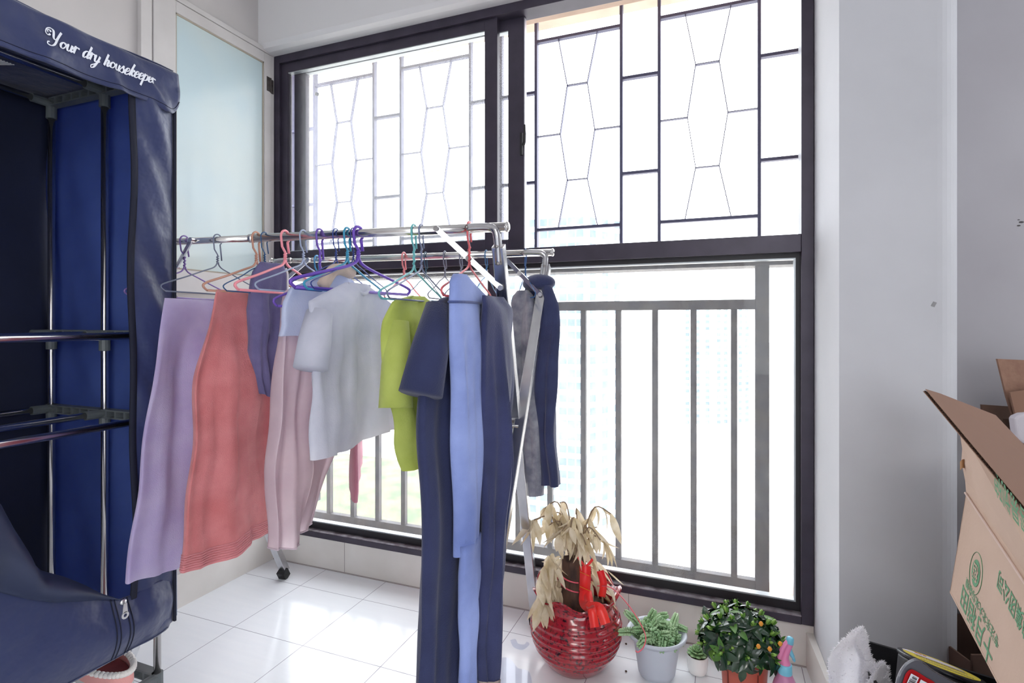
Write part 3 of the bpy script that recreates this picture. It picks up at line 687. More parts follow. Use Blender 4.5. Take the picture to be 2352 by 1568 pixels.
# ------------------------------------------------------------------ hangers
def bar_at(bi, px):
    a_ = B1L if bi == 1 else B2L; lo_, hi_ = -.2, 1.4
    for _ in range(40):
        m_ = (lo_ + hi_) / 2; p = a_ + dB * m_ - C0; u = CX + FPX * p.dot(R) / p.dot(F)
        if u < px: lo_ = m_
        else: hi_ = m_
    return a_ + dB * m_
def gdir(ang): return (dP * cos(radians(ang)) + dB * sin(radians(ang))).normalized()
HM = {}
def hmat(n, rgb):
    if n not in HM: HM[n] = mat(n + '_wire_coating', S(*rgb), .35, .1)
    return HM[n]
def hanger(bi, px, cname, rgb, label, ang=0, r=.0019, half=.185, neck=.020, drop=.072, free=.03, bar=True, flip=1):
    """wire hanger hooked over bar; arms along gdir(ang)"""
    c = bar_at(bi, px); g = gdir(ang) * flip; R_ = .0138 + r + (.0 if bi == 1 else 0)
    hk = []
    for i in range(13):
        a = radians(-55 + 235 * i / 12); hk.append(c + g * (R_ * cos(a) * 1.0) + V((0, 0, R_ * sin(a))))
    tip = [hk[0] + V((0, 0, -free)) + g * .006]
    # hook goes from free side over the top to stem side
    stem = [c + g * (-R_) + V((0, 0, -.01)), c + g * (-R_ * .75) + V((0, 0, -.028)), c + V((0, 0, -.042)), c + V((0, 0, -.042 - neck * .5)), c + V((0, 0, -.042 - neck))]
    path = tip + hk + stem[1:]
    b = MB(); b.tube(path, r, 8)
    z0 = -.042 - neck
    # twisted pair on the neck
    tw = [c + g * (.0028 * cos(i * .9)) + dB * (.0028 * sin(i * .9)) + V((0, 0, -.045 - (neck) * i / 22)) for i in range(23)]; b.tube(tw, r * .8, 6)
    def arm(s_): return [c + V((0, 0, z0)), c + g * .012 * s_ + V((0, 0, z0 - .016)), c + g * .05 * s_ + V((0, 0, z0 - .030)), c + g * (half * .6) * s_ + V((0, 0, z0 - drop * .72)), c + g * (half - .012) * s_ + V((0, 0, z0 - drop)), c + g * half * s_ + V((0, 0, z0 - drop - .010)), c + g * (half - .012) * s_ + V((0, 0, z0 - drop - .02))]
    A, B_ = arm(-1), arm(1)
    b.tube(catmull(A, 4), r, 8); b.tube(catmull(B_, 4), r, 8)
    if bar: b.tube([A[-1], B_[-1]], r, 8)
    o = b.build('clothes_hanger', hmat(cname, rgb), smooth=True)
    tag(o, label, 'hanger', 'wire hangers on the drying rack'); return c, g, z0
G1 = 'wire hangers on the drying rack'
hanger(1, 500, 'slate', (104, 112, 132), 'slate grey wire hanger, leftmost hook visible on the front bar', free=.045)
hanger(1, 424, 'violet', (132, 108, 170), 'violet wire hanger beside the wardrobe edge', r=.0022, neck=.03)
hanger(1, 589, 'rose_gold', (190, 142, 122), 'rose gold wire hanger on the front bar', r=.003, free=.05)
hanger(1, 608, 'petrol', (34, 78, 122), 'petrol blue thin wire hanger beside the rose gold one', r=.0016, half=.15, free=.03)
hanger(1, 655, 'pink', (240, 150, 160), 'thick baby pink hanger on the front bar', r=.0034)
hanger(1, 697, 'silver', (158, 170, 196), 'silver grey wire hanger right of the baby pink one', r=.0022)
hanger(1, 735, 'lilac', (112, 82, 178), 'lilac hanger with a bare metal joint on its stem', r=.003, neck=.06, free=.05)
hanger(1, 772, 'cobalt', (36, 62, 140), 'cobalt blue twisted wire hanger left of the turquoise one', r=.0017)
hanger(1, 798, 'turquoise', (58, 150, 186), 'turquoise hanger with a bright bent arm', r=.003)
hanger(1, 812, 'royal', (34, 52, 128), 'dark blue thin hanger behind the glittery purple one', r=.0016)
hanger(1, 823, 'purple', (104, 70, 178), 'glittery thick purple hanger with one long arm swinging left', r=.0042, ang=12, half=.22, drop=.07)
hanger(1, 951, 'teal', (104, 180, 184), 'teal hanger on the front bar near the right end', neck=.045, r=.0026)
hanger(1, 968, 'steelblue', (116, 124, 152), 'blue grey wire hanger right beside the teal one', neck=.045, r=.0022)
hanger(1, 1078, 'coral', (214, 98, 104), 'coral red wire hanger closest to the front bar end', neck=.04, r=.0026, free=.018)
hanger(2, 728, 'sky', (72, 152, 204), 'sky blue hook on the rear bar behind the lilac hanger', r=.0028, half=.15)
hanger(2, 928, 'salmon', (232, 140, 146), 'salmon pink hanger on the rear bar', r=.003, half=.15)
hanger(2, 978, 'deepteal', (32, 84, 112), 'dark teal thin hanger on the rear bar', r=.0017, half=.15)
hanger(2, 1022, 'ash', (120, 122, 140), 'ash grey hanger on the rear bar, left of its twin', r=.0022, half=.15)
hanger(2, 1059, 'ash2', (126, 130, 150), 'ash grey hanger on the rear bar, behind the coral red one', r=.0022, half=.15)
hanger(2, 1117, 'ocean', (38, 104, 156), 'ocean blue thin hanger on the rear bar beside the steel leg', r=.0017, half=.15)
hanger(2, 1207, 'blue', (30, 88, 150), 'thin blue hanger near the right end of the rear bar', r=.0016, half=.15, ang=-25)

# ------------------------------------------------------------------ garments
def cloth(name, rgb, rgb2=None, rough=.85, bump=.5, bscale=300, trans=.15, sheen=.2, nscale=12, **k):
    return mat(name, S(*rgb), rough, col2=S(*(rgb2 or tuple(int(c_ * .92) for c_ in rgb))), nscale=nscale, bump=bump, bscale=bscale, trans=trans, sheen=sheen, **k)
def shell(c, g, rows, folds=5, amp=.017, seed=0, n=72, nz=70, par=None, slant=0, power=.75, flare=.0, hem=0):
    """closed cloth shell. rows: (z, qn, qf, halfthick) z absolute, q along g (negative = toward camera)"""
    rows = [(z, a, b_, t_ * .8) for z, a, b_, t_ in rows]
    h = g.cross(V((0, 0, 1))).normalized()   # along bar
    if h.dot(dB) < 0: h = -h
    rnd = random.Random(seed); ph = [rnd.uniform(0, 6.28) for _ in range(6)]
    zt_, zb_ = rows[0][0], rows[-1][0]
    R1 = [((zt_ - z) / (zt_ - zb_), a) for z, a, _, _ in rows]; R2 = [((zt_ - z) / (zt_ - zb_), a) for z, _, a, _ in rows]; R3 = [((zt_ - z) / (zt_ - zb_), a) for z, _, _, a in rows]
    b = MB()
    def fn(u, v):
        t = 2 * pi * u; qn, qf, ht = lerpc(R1, v), lerpc(R2, v), lerpc(R3, v)
        mid, hw = (qn + qf) / 2, (qf - qn) / 2
        cc, s_ = cos(t), sin(t)
        q = mid + hw * math.copysign(abs(cc) ** .8, cc); w_ = math.copysign(abs(s_) ** power, s_) * ht
        e = 1 - abs(cc) ** 6
        x = (q - mid) / max(hw, 1e-4)
        gl = ss(0, .35, v)
        sh = lambda a: (1 - abs(sin(a / 2)) * 2)
        f = amp * gl * (.8 * sin(x * folds + ph[0] + v * 1.3) + .5 * sh(x * folds * 2.1 + ph[1] - v * 2) + .3 * sh(x * folds * 4.3 + ph[2] + v * 2.2))
        f2 = amp * .35 * (sin(v * 9 + x * 3 + ph[3]) + .6 * sin(v * 17 - x * 5 + ph[4]))
        zz_ = zt_ + (zb_ - zt_) * v + hem * x * v + .006 * sin(x * folds + ph[5]) * v
        return V(c.xy.to_3d()) + g * (q + .012 * sin(v * 5 + ph[5]) * v) + h * (w_ + (f + f2) * 1.0 + slant * v) + V((0, 0, zz_))
    b.grid(fn, n, nz, closeu=True)
    b.f.append(tuple(range(n))) if not b.f or True else None
    return b, fn, h
def garment(name, bi, px, ang, rows, m, label, cat, dz=0, top_q=None, **k):
    c = bar_at(bi, px); g = gdir(ang)
    b, fn, h = shell(c, g, rows, **k)
    o = b.build(name, m, smooth=True, origin=V((c.x, c.y, rows[-1][0]))); tag(o, label, cat); o['_c'] = tuple(c)
    return o, fn, c, g, h
def q_of(bi, px, ang, u):
    """distance along garment direction (from bar point) that shows at pixel column u"""
    c = bar_at(bi, px); g = gdir(ang); lo_, hi_ = -.6, .6
    f = lambda q: (lambda p: CX + FPX * p.dot(R) / p.dot(F))(c + g * q - C0)
    inc = f(.01) > f(-.01)
    for _ in range(40):
        m_ = (lo_ + hi_) / 2
        if (f(m_) < u) == inc: lo_ = m_
        else: hi_ = m_
    return m_
def zq(bi, px, ang, q, v):
    p = bar_at(bi, px) + gdir(ang) * q - C0; return HCAM + (HY - v) / FPX * p.dot(F)
def part(fnrow, name, m, parent, **k): return None

# 1 lavender towel
qn = [q_of(1, 500, 0, u) for u in (374, 350, 330, 312)]; zt_ = zq(1, 500, 0, qn[0], 684); zb_ = zq(1, 500, 0, qn[3], 1345)
rows = [(zt_, qn[0], .17, .004), (zt_ - .02, qn[0] - .003, .172, .010), (zt_ - .2, qn[1], .18, .018), (zt_ - .42, qn[2], .185, .024), (zb_, qn[3], .19, .028)]
garment('towel', 1, 500, 0, rows, cloth('lavender_plush', (228, 218, 248), (214, 200, 240), bump=.9, bscale=500, sheen=.5, trans=.5), 'long lavender plush towel hanging beside the wardrobe', 'towel', folds=5.2, amp=.016, seed=3)
# 2 coral towel
px = 590; qa = [q_of(1, px, 0, u) for u in (497, 470, 448, 424)]; zt_ = zq(1, px, 0, qa[0], 664); zb_ = zq(1, px, 0, qa[3], 1322)
rows = [(zt_, qa[0], .13, .005), (zt_ - .02, qa[0] - .004, .14, .012), (zt_ - .22, qa[1], .19, .022), (zt_ - .45, qa[2], .22, .026), (zb_, qa[3], .26, .030)]
mc = cloth('coral_terry', (244, 164, 166), (228, 140, 142), bump=1.0, bscale=420, sheen=.5, trans=.4)
o, fn, c, g, h = garment('towel', 1, px, 0, rows, mc, 'long coral red terry towel with a ribbed hem and care tag', 'towel', folds=6.0, amp=.020, seed=9)
b = MB()
for s_ in range(7):
    v_ = .945 + s_ * .008; b.tube([fn(i / 72, v_) + (fn(i / 72, v_) - c).normalized() * 0 for i in range(73)], .0022, 5)
b.build('ribbed_hem', cloth('pale_coral_rib', (222, 140, 146), trans=.05), o, smooth=True)
zt2 = atX; p = fn(.5 + .27, .9)
b = MB(); pc = c + g * .2 + h * .055; pc.z = zb_ + .05; b.obox(pc, g * .016, h * .0008, V((0, 0, .011))); b.build('care_tag', M['letter'], o)
# 3 dark plum-navy jacket hanging on the left end of the rear bar
px = 655; A3 = -20; qa = [q_of(2, px, A3, u) for u in (600, 585, 568, 574, 590)]; z0_ = ZR + .005
qb = [q_of(2, px, A3, u) for u in (650, 655, 655, 655, 650)]
rows = [(z0_ + .004, qa[0], qb[0], .012), (z0_ - .10, qa[1], qb[1], .022), (z0_ - .25, qa[2], qb[2], .03), (z0_ - .33, qa[3], qb[3], .03), (zq(2, px, A3, qa[4], 905), qa[4], qb[4], .028)]
# garments must not pass the glass: hung near bar 1 instead
px = 618; A3 = 12
qa = [q_of(1, px, A3, u) for u in (598, 585, 567, 568, 600)]; qb = [q_of(1, px, A3, u) for u in (650, 654, 655, 655, 652)]
rows = [(1.262, qa[0], qb[0], .008), (1.235, qa[1], qb[1], .022), (1.13, qa[2], qb[2], .030), (1.02, qa[3], qb[3], .032), (zq(1, px, A3, qb[4], 900), qa[4], qb[4], .03)]
o, fn, c, g, h = garment('jacket', 1, px, A3, rows, cloth('plum_navy_knit', (112, 106, 150), (92, 88, 130)), 'small dark plum navy jacket with white piping between coral and pink clothes', 'jacket', folds=4, amp=.01, seed=5)
b = MB(); b.tube([fn(.06 + .0005 * i, v_ / 30) + dB * .002 for i, v_ in enumerate(range(1, 20))], .0035, 6); b.build('piping', M['white'], o, smooth=True)
# 4 pale pink satin nightdress
px = 738; u_ = lambda u: q_of(1, px, 0, u)
zt_ = 1.175; zb_ = zq(1, px, 0, u_(640), 1246)
rows = [(zt_ + .03, -.03, .03, .006), (zt_, u_(658), .06, .012), (zt_ - .04, u_(650), .08, .022), (zt_ - .25, u_(640), .08, .03), (zt_ - .45, u_(636), .04, .03), (zb_, u_(626), u_(697), .03)]
o, fn, c, g, h = garment('nightdress', 1, px, 0, rows, cloth('pale_pink_satin', (242, 226, 232), (232, 214, 222), rough=.4, bump=.1, trans=.55, sheen=.1), 'long pale pink satin nightdress with a scalloped hem', 'dress', folds=7, amp=.017, seed=12, hem=.02)
b = MB(); b.tube([fn(i / 72, .997) for i in range(73)], .0022, 5); b.build('hem', cloth('pale_pink_hem', (214, 194, 206), trans=.1), o, smooth=True)
# 5 small light blue blouse with beige collar
px = 765; u_ = lambda u: q_of(1, px, 4, u)
rows = [(1.238, -.012, .045, .008), (1.225, -.03, .065, .018), (1.18, u_(672), .15, .022), (1.145, u_(655), .17, .026), (1.10, u_(648), .16, .028), (1.06, u_(652), .15, .028)]
o, fn, c, g, h = garment('blouse', 1, px, 4, rows, cloth('light_blue_cotton', (228, 236, 255), (216, 226, 250), trans=.5), 'small light blue blouse with a beige collar, worn over the pink nightdress side', 'blouse', folds=4, amp=.008, seed=21)
o['label'] = 'small light blue blouse with a beige collar left of the grey shirt'
b = MB(); cc = c + V((0, 0, -.095)); b.tube(catmull([cc + g * -.075 + V((0, 0, -.045)) + h * .026, cc + g * -.04 + V((0, 0, -.008)) + h * .026, cc + g * .0 + h * .024 + V((0, 0, .002)), cc + g * .05 + h * .022 + V((0, 0, -.004))], 5), [.016] * 16, 10); b.build('collar', cloth('beige_collar', (222, 200, 184), trans=.1), o, smooth=True)
# 6 grey t-shirt
px = 822; u_ = lambda u: q_of(1, px, 0, u)
zb_ = zq(1, px, 0, u_(720), 1055)
rows = [(1.200, -.05, .06, .008), (1.185, -.09, .10, .016), (1.145, u_(716) + .0, u_(900), .024), (1.10, u_(712), u_(908), .028), (1.0, u_(716), u_(902), .03), (.9, u_(712), u_(904), .032), (zb_, u_(710), u_(906), .034)]
mg = cloth('light_grey_jersey', (236, 237, 247), (224, 226, 238), trans=.5)
o, fn, c, g, h = garment('shirt', 1, px, 0, rows, mg, 'light grey short-sleeved t-shirt in the middle of the rack', 'shirt', folds=4.5, amp=.017, seed=33)
for s_ in (-1, 1):
    q0 = (u_(716) if s_ < 0 else u_(900)); p0 = c + g * (q0 - s_ * .03); p0.z = 1.12; p1 = c + g * (q0 + s_ * .018) + h * .01; p1.z = .995
    b = MB(); b.tube([p0, p0 * .5 + p1 * .5 + V((0, 0, .004)), p1], [.03, .036, .038], 16); b.build('sleeve', mg, o, smooth=True)
b = MB(); b.tube(catmull([c + g * -.05 + V((0, 0, 1.197 - c.z)), c + h * .018 + V((0, 0, 1.172 - c.z)), c + g * .06 + V((0, 0, 1.197 - c.z))], 6), .005, 8); b.build('neckband', mg, o, smooth=True)
# 7 lime green top
px = 955; u_ = lambda u: q_of(1, px, 0, u)
rows = [(1.165, -.03, .04, .008), (1.15, u_(905), .09, .018), (1.10, u_(897), .13, .026), (1.0, u_(897), .15, .03), (.92, u_(905), .15, .03), (.80, u_(925), .16, .032), (zq(1, px, 0, u_(945), 1082), u_(940), .17, .032)]
ml = cloth('lime_green_jersey', (208, 220, 118), (192, 206, 98), trans=.3)
o, fn, c, g, h = garment('shirt', 1, px, 0, rows, ml, 'lime green short-sleeved top left of the navy clothes', 'shirt', folds=4, amp=.017, seed=41)
p0 = c + g * (u_(905) + .02) ; p0.z = 1.10; p1 = c + g * (u_(900)) + h * .01; p1.z = .90
b = MB(); b.tube([p0, (p0 + p1) / 2, p1], [.026, .036, .04], 16); b.build('sleeve', ml, o, smooth=True)
# 8 long navy dress (front, reaches below the picture)
px = 1056; u_ = lambda u: q_of(1, px, 0, u)
rows = [(1.165, -.05, .06, .010), (1.15, u_(1004), .12, .02), (1.10, u_(990), .15, .03), (1.0, u_(986), .16, .034), (.75, u_(984), .17, .036), (.45, u_(978), .12, .036), (.30, u_(968), .06, .036), (.165, u_(956), .02, .036)]
mn = cloth('navy_jersey', (44, 52, 92), (38, 45, 84), trans=.05)
o, fn, c, g, h = garment('dress', 1, px, 0, rows, mn, 'very long navy dress with short sleeves reaching towards the floor', 'dress', folds=4, amp=.014, seed=51, nz=100)
p0 = c + g * (u_(1004) + .01); p0.z = 1.135; p1 = c + g * u_(978) - h * .012; p1.z = .945
b = MB(); b.tube([p0, (p0 + p1) / 2, p1], [.03, .042, .048], 16); b.build('sleeve', mn, o, smooth=True)
# 9 light blue jeans
px = 1100; u_ = lambda u: q_of(1, px, 0, u)
mj = cloth('washed_denim', (150, 168, 226), (112, 130, 192), bump=.5, bscale=500, trans=.04, nscale=5)
rows = [(1.205, u_(1048), u_(1066), .014), (1.19, u_(1040), u_(1085), .022), (1.15, u_(1038), u_(1128), .028), (1.0, u_(1046), u_(1124), .03), (.85, u_(1050), u_(1120), .032), (.72, u_(1050), u_(1118), .032), (.58, u_(1052), u_(1112), .03)]
o, fn, c, g, h = garment('jeans', 1, px, 0, rows, mj, 'light blue washed jeans hanging folded beside the navy dress', 'trousers', folds=5, amp=.007, seed=61)
for q_, zb2, u2 in ((0, .27, 1082),):
    rows2 = [(.60, u_(1052), u_(1092), .022), (.45, u_(1056), u_(1088), .02), (zb2, u_(1058), u_(1086), .022)]
    b, f2, _ = shell(bar_at(1, px) + dB * .01, gdir(0), rows2, folds=3, amp=.005, seed=3, n=40, nz=24); b.build('trouser_leg', mj, o, smooth=True)
b = MB(); b.tube([fn(i / 72, .10) for i in range(73)], .0035, 5); b.build('waist_seam', cloth('denim_stitch', (70, 84, 140), trans=0), o, smooth=True)
# 10 dark navy trousers with patterned cuff
px = 1140; u_ = lambda u: q_of(1, px, 0, u)
rows = [(1.16, u_(1112), u_(1150), .010), (1.13, u_(1118), u_(1168), .022), (.95, u_(1120), u_(1172), .028), (.7, u_(1122), u_(1166), .028), (.5, u_(1120), u_(1150), .026), (.36, u_(1114), u_(1138), .022), (.22, u_(1112), u_(1134), .018)]
mt = cloth('midnight_knit', (50, 56, 98), (40, 46, 84), trans=.03)
o, fn, c, g, h = garment('trousers', 1, px, 0, rows, mt, 'midnight blue trousers with a pale patterned cuff near the right rack leg', 'trousers', folds=4, amp=.014, seed=71)
b = MB()
for i_ in range(2):
    b.grid(lambda u, v: fn(u, .935 + .035 * v) + (g * .0) + h * (.0018 if True else 0) - g * .002, 40, 4, closeu=True)
b.build('cuff_band', cloth('cream_band', (222, 206, 200), trans=.05), o, smooth=True)
b = MB()
for i_ in range(6):
    u0 = .40 + i_ * .035
    b.tube([fn(u0 + .016 * cos(a), .9525 + .012 * sin(a)) + h * -.001 - g * .0045 for a in [k_ * pi / 6 for k_ in range(13)]], .0011, 5)
b.build('loop_pattern', mt, o, smooth=True)
# 11 grey & beige striped shirt, rear bar
px = 1200; A = -30
for (nm, cx_, ua, ub, vt, vb, mm, lab, cat, sd_, ofs) in (
    ('scarf', 1185, 1172, 1232, 668, 1118, cloth('grey_beige_knit', (168, 168, 178), (120, 122, 138), nscale=25), 'grey and beige knitted scarf hanging between the two navy garments', 'scarf', 81, 0),
    ('hoodie', 1225, 1196, 1283, 648, 1096, cloth('dark_navy_fleece', (52, 60, 100), (44, 50, 86), trans=.04), 'navy hoodie hanging at the right end of the rear bar', 'hoodie', 91, 0)):
    ang = -48
    f_ = lambda u: q_of(2, cx_, ang, u)
    qa_, qb_ = f_(ua), f_(ub); qa_, qb_ = min(qa_, qb_), max(qa_, qb_)
    zt_ = zq(2, cx_, ang, 0, vt); zb_ = zq(2, cx_, ang, 0, vb)
    mid = (qa_ + qb_) / 2; hw = (qb_ - qa_) / 2
    rows = [(zt_, mid - hw * .35, mid + hw * .35, .01), (zt_ - .02, mid - hw * .7, mid + hw * .65, .024), (zt_ - .08, mid - hw * .95, mid + hw * .9, .03), (zt_ - .3, mid - hw, mid + hw * .95, .034), (zb_, mid - hw, mid + hw, .034)]
    o, fn, c, g, h = garment(nm, 2, cx_, ang, rows, mm, lab, cat, folds=4, amp=.014, seed=sd_)
    if nm == 'hoodie':
        b = MB(); p = c + g * mid; p.z = zt_ - .005; b.ell(p, g * .07, h * .045, V((0, 0, .03)), 20, 10); b.build('hood', mm, o, smooth=True)
        sl0 = c + g * (mid + hw * .8); sl0.z = zt_ - .05; sl1 = c + g * (mid + hw * 1.02); sl1.z = zb_ + .02
        b = MB(); b.tube([sl0, sl0 * .5 + sl1 * .5 + dB * .01, sl1], [.024, .034, .030], 16); b.build('sleeve', cloth('black_navy_sleeve', (30, 34, 56), trans=.02), o, smooth=True)
# 12 small pink cloth on the rear bar, hanging lower behind the grey shirt
px = 820; f_ = lambda u: q_of(2, px, -30, u)
qa_, qb_ = sorted((f_(788), f_(848)))
qa_ *= .55; qb_ *= .55
rows = [(1.20, qa_ * .6, qb_ * .6, .008), (1.17, qa_, qb_, .016), (.9, qa_, qb_, .02), (zq(2, px, -30, 0, 1085), qa_, qb_, .02)]
garment('towel', 2, px, -30, rows, cloth('dusty_pink_terry', (206, 140, 158), (190, 124, 144)), 'small dusty pink towel showing below the grey t-shirt', 'towel', folds=3, amp=.006, seed=95)
# 13 pink-white child top shoulders near 610,640
px = 612; f_ = lambda u: q_of(1, px, 0, u)
rows = [(1.215, f_(606), f_(622), .006), (1.19, f_(600), f_(640), .014), (1.155, f_(598), f_(655), .018), (1.10, f_(600), f_(650), .018)]
garment('child_top', 1, 604, 0, rows, cloth('pink_and_white_cotton', (232, 188, 204), (236, 214, 224), trans=.2), 'tiny pink and white top on the petrol blue hanger', 'top', folds=3, amp=.005, seed=97)
# blue denim shoulders on blue hanger (rear)

# ================================================================== PLANTS ON THE FLOOR
def leafmesh(b, base, d, up, L, Wd, bend=.3, fold=.15, n=5):
    d = V(d).normalized(); side = d.cross(V(up)).normalized() if d.cross(V(up)).length > 1e-4 else d.orthogonal().normalized(); nn = side.cross(d).normalized()
    vs = []
    for i in range(n + 1):
        t = i / n; w_ = Wd * (sin(pi * min(1, t * .96 + .04)) ** .8) * (1 - .25 * t) + .0004
        p = V(base) + d * L * t * (1 - .15 * bend * t) - nn * bend * L * t * t
        vs += [p - side * w_ + nn * fold * w_, p, p + side * w_ + nn * fold * w_]
    fs = []
    for i in range(n): fs += [(3 * i, 3 * i + 1, 3 * i + 4, 3 * i + 3), (3 * i + 1, 3 * i + 2, 3 * i + 5, 3 * i + 4)]
    b.add(vs, fs)
soil = mat('dark_soil', S(62, 48, 42), .95, col2=S(92, 72, 60), nscale=90, bump=.8, bscale=120)
# ---- big red glazed pot
RP = V((-.447, 1.712, 0))
pt = thing('plant_pot', RP, 'big glossy red glazed ribbed pot with a wavy rim holding a dried plant', 'plant pot')
prof = [(.078, 0), (.084, .004), (.098, .018), (.118, .042), (.134, .07), (.143, .1), (.146, .125), (.144, .15), (.136, .172), (.126, .19), (.118, .202), (.116, .212), (.121, .224), (.131, .236), (.139, .243), (.136, .247), (.128, .242), (.116, .228), (.108, .214), (.106, .2), (.11, .17)]
def dens(p, k=5):
    out = []
    for (a, z), (c_, d_) in zip(p, p[1:]):
        for i in range(k): out.append((a + (c_ - a) * i / k, z + (d_ - z) * i / k))
    out.append(p[-1]); return out
PD = dens(prof, 14)
def potfn(r, z, t, i):
    if i < 140: r += .0022 * sin(z * 2 * pi / .0195) * ss(.045, .07, z) * ss(.185, .17, z)
    wv = ss(.19, .245, z)
    ph = sin(7 * t + .6) + .3 * sin(3 * t + 1)
    return r * (1 + .035 * ph * wv), z + .012 * ph * wv
red = mat('red_speckled_glaze', S(160, 30, 44), .18, col2=S(48, 12, 24), nscale=110, thr=(.5, .66), coat=.5, detail=12, bump=.15, bscale=60)
b = MB(); b.lathe(PD, RP, 96, potfn, capb=True); b.build('pot_body', red, pt, smooth=True)
b = MB(); b.lathe([(.109, .178), (.08, .184), (.04, .18), (.001, .182)], RP, 32, capb=False); b.build('soil', soil, pt, smooth=True)
pl_ = thing('dried_plant', RP + V((0, 0, .18)), 'withered plant with brown trunk, drooping tan leaves and red ribbon in the glazed pot', 'plant')
TC = RP + V((0.0, -.02, 0))
b = MB(); b.lathe([(.052, .175), (.047, .2), (.042, .24), (.039, .29), (.037, .345), (.03, .35), (.012, .352)], TC, 40, lambda r, z, t, i: (r * (1 + .05 * sin(5 * t + z * 30) + .035 * sin(11 * t - z * 50)), z + .004 * sin(4 * t) * (z > .3)), capt=True)
b.build('trunk', mat('rough_brown_bark', S(104, 76, 62), .9, col2=S(58, 42, 38), nscale=30, bump=1, bscale=60, stretch=(1, 1, .4), bdist=.006), pl_, smooth=True)
rnd = random.Random(4)
b = MB(); tips = []
for i in range(16):
    a = rnd.uniform(0, 2 * pi); rr = rnd.uniform(.005, .03); hgt = rnd.uniform(.06, .17) * (1 if i % 3 else .8)
    lean = V((cos(a), sin(a), 0)) * rnd.uniform(.02, .10) + V((-.02, 0, 0))
    p0 = TC + V((rr * cos(a), rr * sin(a), .345)); pts = [p0, p0 + V((0, 0, hgt * .5)) + lean * .25, p0 + V((0, 0, hgt)) + lean * .8, p0 + V((0, 0, hgt * .85)) + lean * 1.6]
    P = catmull(pts, 4); b.tube(P, .0022, 5); tips += [P[k] for k in (6, 8, 10, 12)]
b.build('stem', mat('dry_stem', S(140, 118, 96), .9), pl_, smooth=True)
b = MB()
for k in range(230):
    tpt = rnd.choice(tips) if k < 120 else None
    a = rnd.uniform(0, 2 * pi); out = V((cos(a), sin(a), 0))
    if tpt is None:
        rr = rnd.uniform(.04, .115); zz = rnd.uniform(.27, .40) - rr * .55; tpt = TC + out * rr + V((0, 0, zz)) - V((0, 0, 0))
        if out.y < -.2 and out.x > -.55: tpt = TC + V((-.2, -.5, 0)).normalized() * rr * .9 + V((-.045, 0, zz))
    d = out * rnd.uniform(.15, .7) + V((0, 0, -1)) * rnd.uniform(.5, 1.0)
    leafmesh(b, tpt, d, out + V((rnd.uniform(-.5, .5), rnd.uniform(-.5, .5), .5)), rnd.uniform(.045, .095), rnd.uniform(.008, .016), bend=rnd.uniform(-.5, .5), fold=rnd.uniform(.1, .9))
b.build('dry_foliage', mat('withered_tan_leaf', S(240, 229, 208), .75, col2=S(208, 190, 152), nscale=22, trans=.3, bump=.5, bscale=70), pl_, smooth=True)
# ribbons
rib = mat('red_satin_ribbon', S(224, 18, 34), .3, col2=S(240, 50, 40), nscale=10, sheen=.3); gold = mat('gold_thread', S(230, 170, 60), .35, .6)
def ribbon(b, P, nrm, w_):
    P = catmull(P, 6); nrm = V(nrm)
    vs = []
    for i, p in enumerate(P):
        d = (P[min(i + 1, len(P) - 1)] - P[max(i - 1, 0)]).normalized(); sd = d.cross(nrm).normalized()
        vs += [p - sd * w_ / 2, p + sd * w_ / 2, p + sd * w_ / 2 + nrm * .0006, p - sd * w_ / 2 + nrm * .0006]
    fs = []
    for i in range(len(P) - 1):
        for k in range(4): fs.append((4 * i + k, 4 * i + (k + 1) % 4, 4 * i + 4 + (k + 1) % 4, 4 * i + 4 + k))
    b.add(vs, fs); return P
vw = (C0 - TC); vw.z = 0; vw.normalize(); rt = V((-vw.y, vw.x, 0))
rt = R.copy()
o0 = TC + vw * .052
b = MB()
ribbon(b, [o0 + rt * .034 + V((0, 0, .345)), o0 + rt * .034 + vw * .006 + V((0, 0, .31)), o0 + rt * .032 + V((0, 0, .268))], vw, .034)
ribbon(b, [o0 + rt * .032 + V((0, 0, .268)), o0 + rt * .030 + vw * .03 + V((0, 0, .248)), o0 + rt * .045 + vw * .055 + V((0, 0, .246)), o0 + rt * .075 + vw * .075 + V((0, 0, .252)), o0 + rt * .092 + vw * .09 + V((0, 0, .215))], (vw + V((0, 0, .4))).normalized(), .03)
ribbon(b, [o0 + rt * .04 + V((0, 0, .268)), o0 + rt * .046 + vw * .04 + V((0, 0, .25)), o0 + rt * .052 + vw * .075 + V((0, 0, .248)), o0 + rt * .060 + vw * .09 + V((0, 0, .205))], (vw + V((0, 0, .3))).normalized(), .026)
ribbon(b, [o0 + rt * .08 + V((0, 0, .33)), o0 + rt * .09 + V((0, 0, .29)), o0 + rt * .085 + V((0, 0, .25))], vw, .022)
ribbon(b, [o0 + rt * .01 + V((0, 0, .375)), o0 + rt * .035 + V((0, 0, .345)), o0 + rt * .06 + V((0, 0, .37))], vw, .008)
ro = b.build('red_ribbon', rib, pl_, smooth=True)
b = MB()
for zz in (.33, .285): b.tube([o0 + rt * (.017 + .034 * k / 5) + vw * .007 + V((0, 0, zz - .003 * k)) for k in range(6)], .0008, 5)
b.tube(catmull([o0 + rt * .03 + vw * .022 + V((0, 0, .232)), o0 + rt * .048 + vw * .034 + V((0, 0, .212)), o0 + rt * .09 + vw * .034 + V((0, 0, .2))], 6), .0008, 5)
sub('gold_thread', b, gold, ro)
b = MB()
pk = mat('pink_strand', S(226, 96, 112), .35)
for zz, dz in ((.302, -.012), (.275, -.014)): b.tube([TC + (vw * cos(a) - rt * sin(a)) * .044 + V((0, 0, zz + dz * (1 - a / 1.4) + 0)) for a in [i * .14 - .3 for i in range(12)]], .0024, 6)
def fpz(u, v, d): return dep(u, v, d)
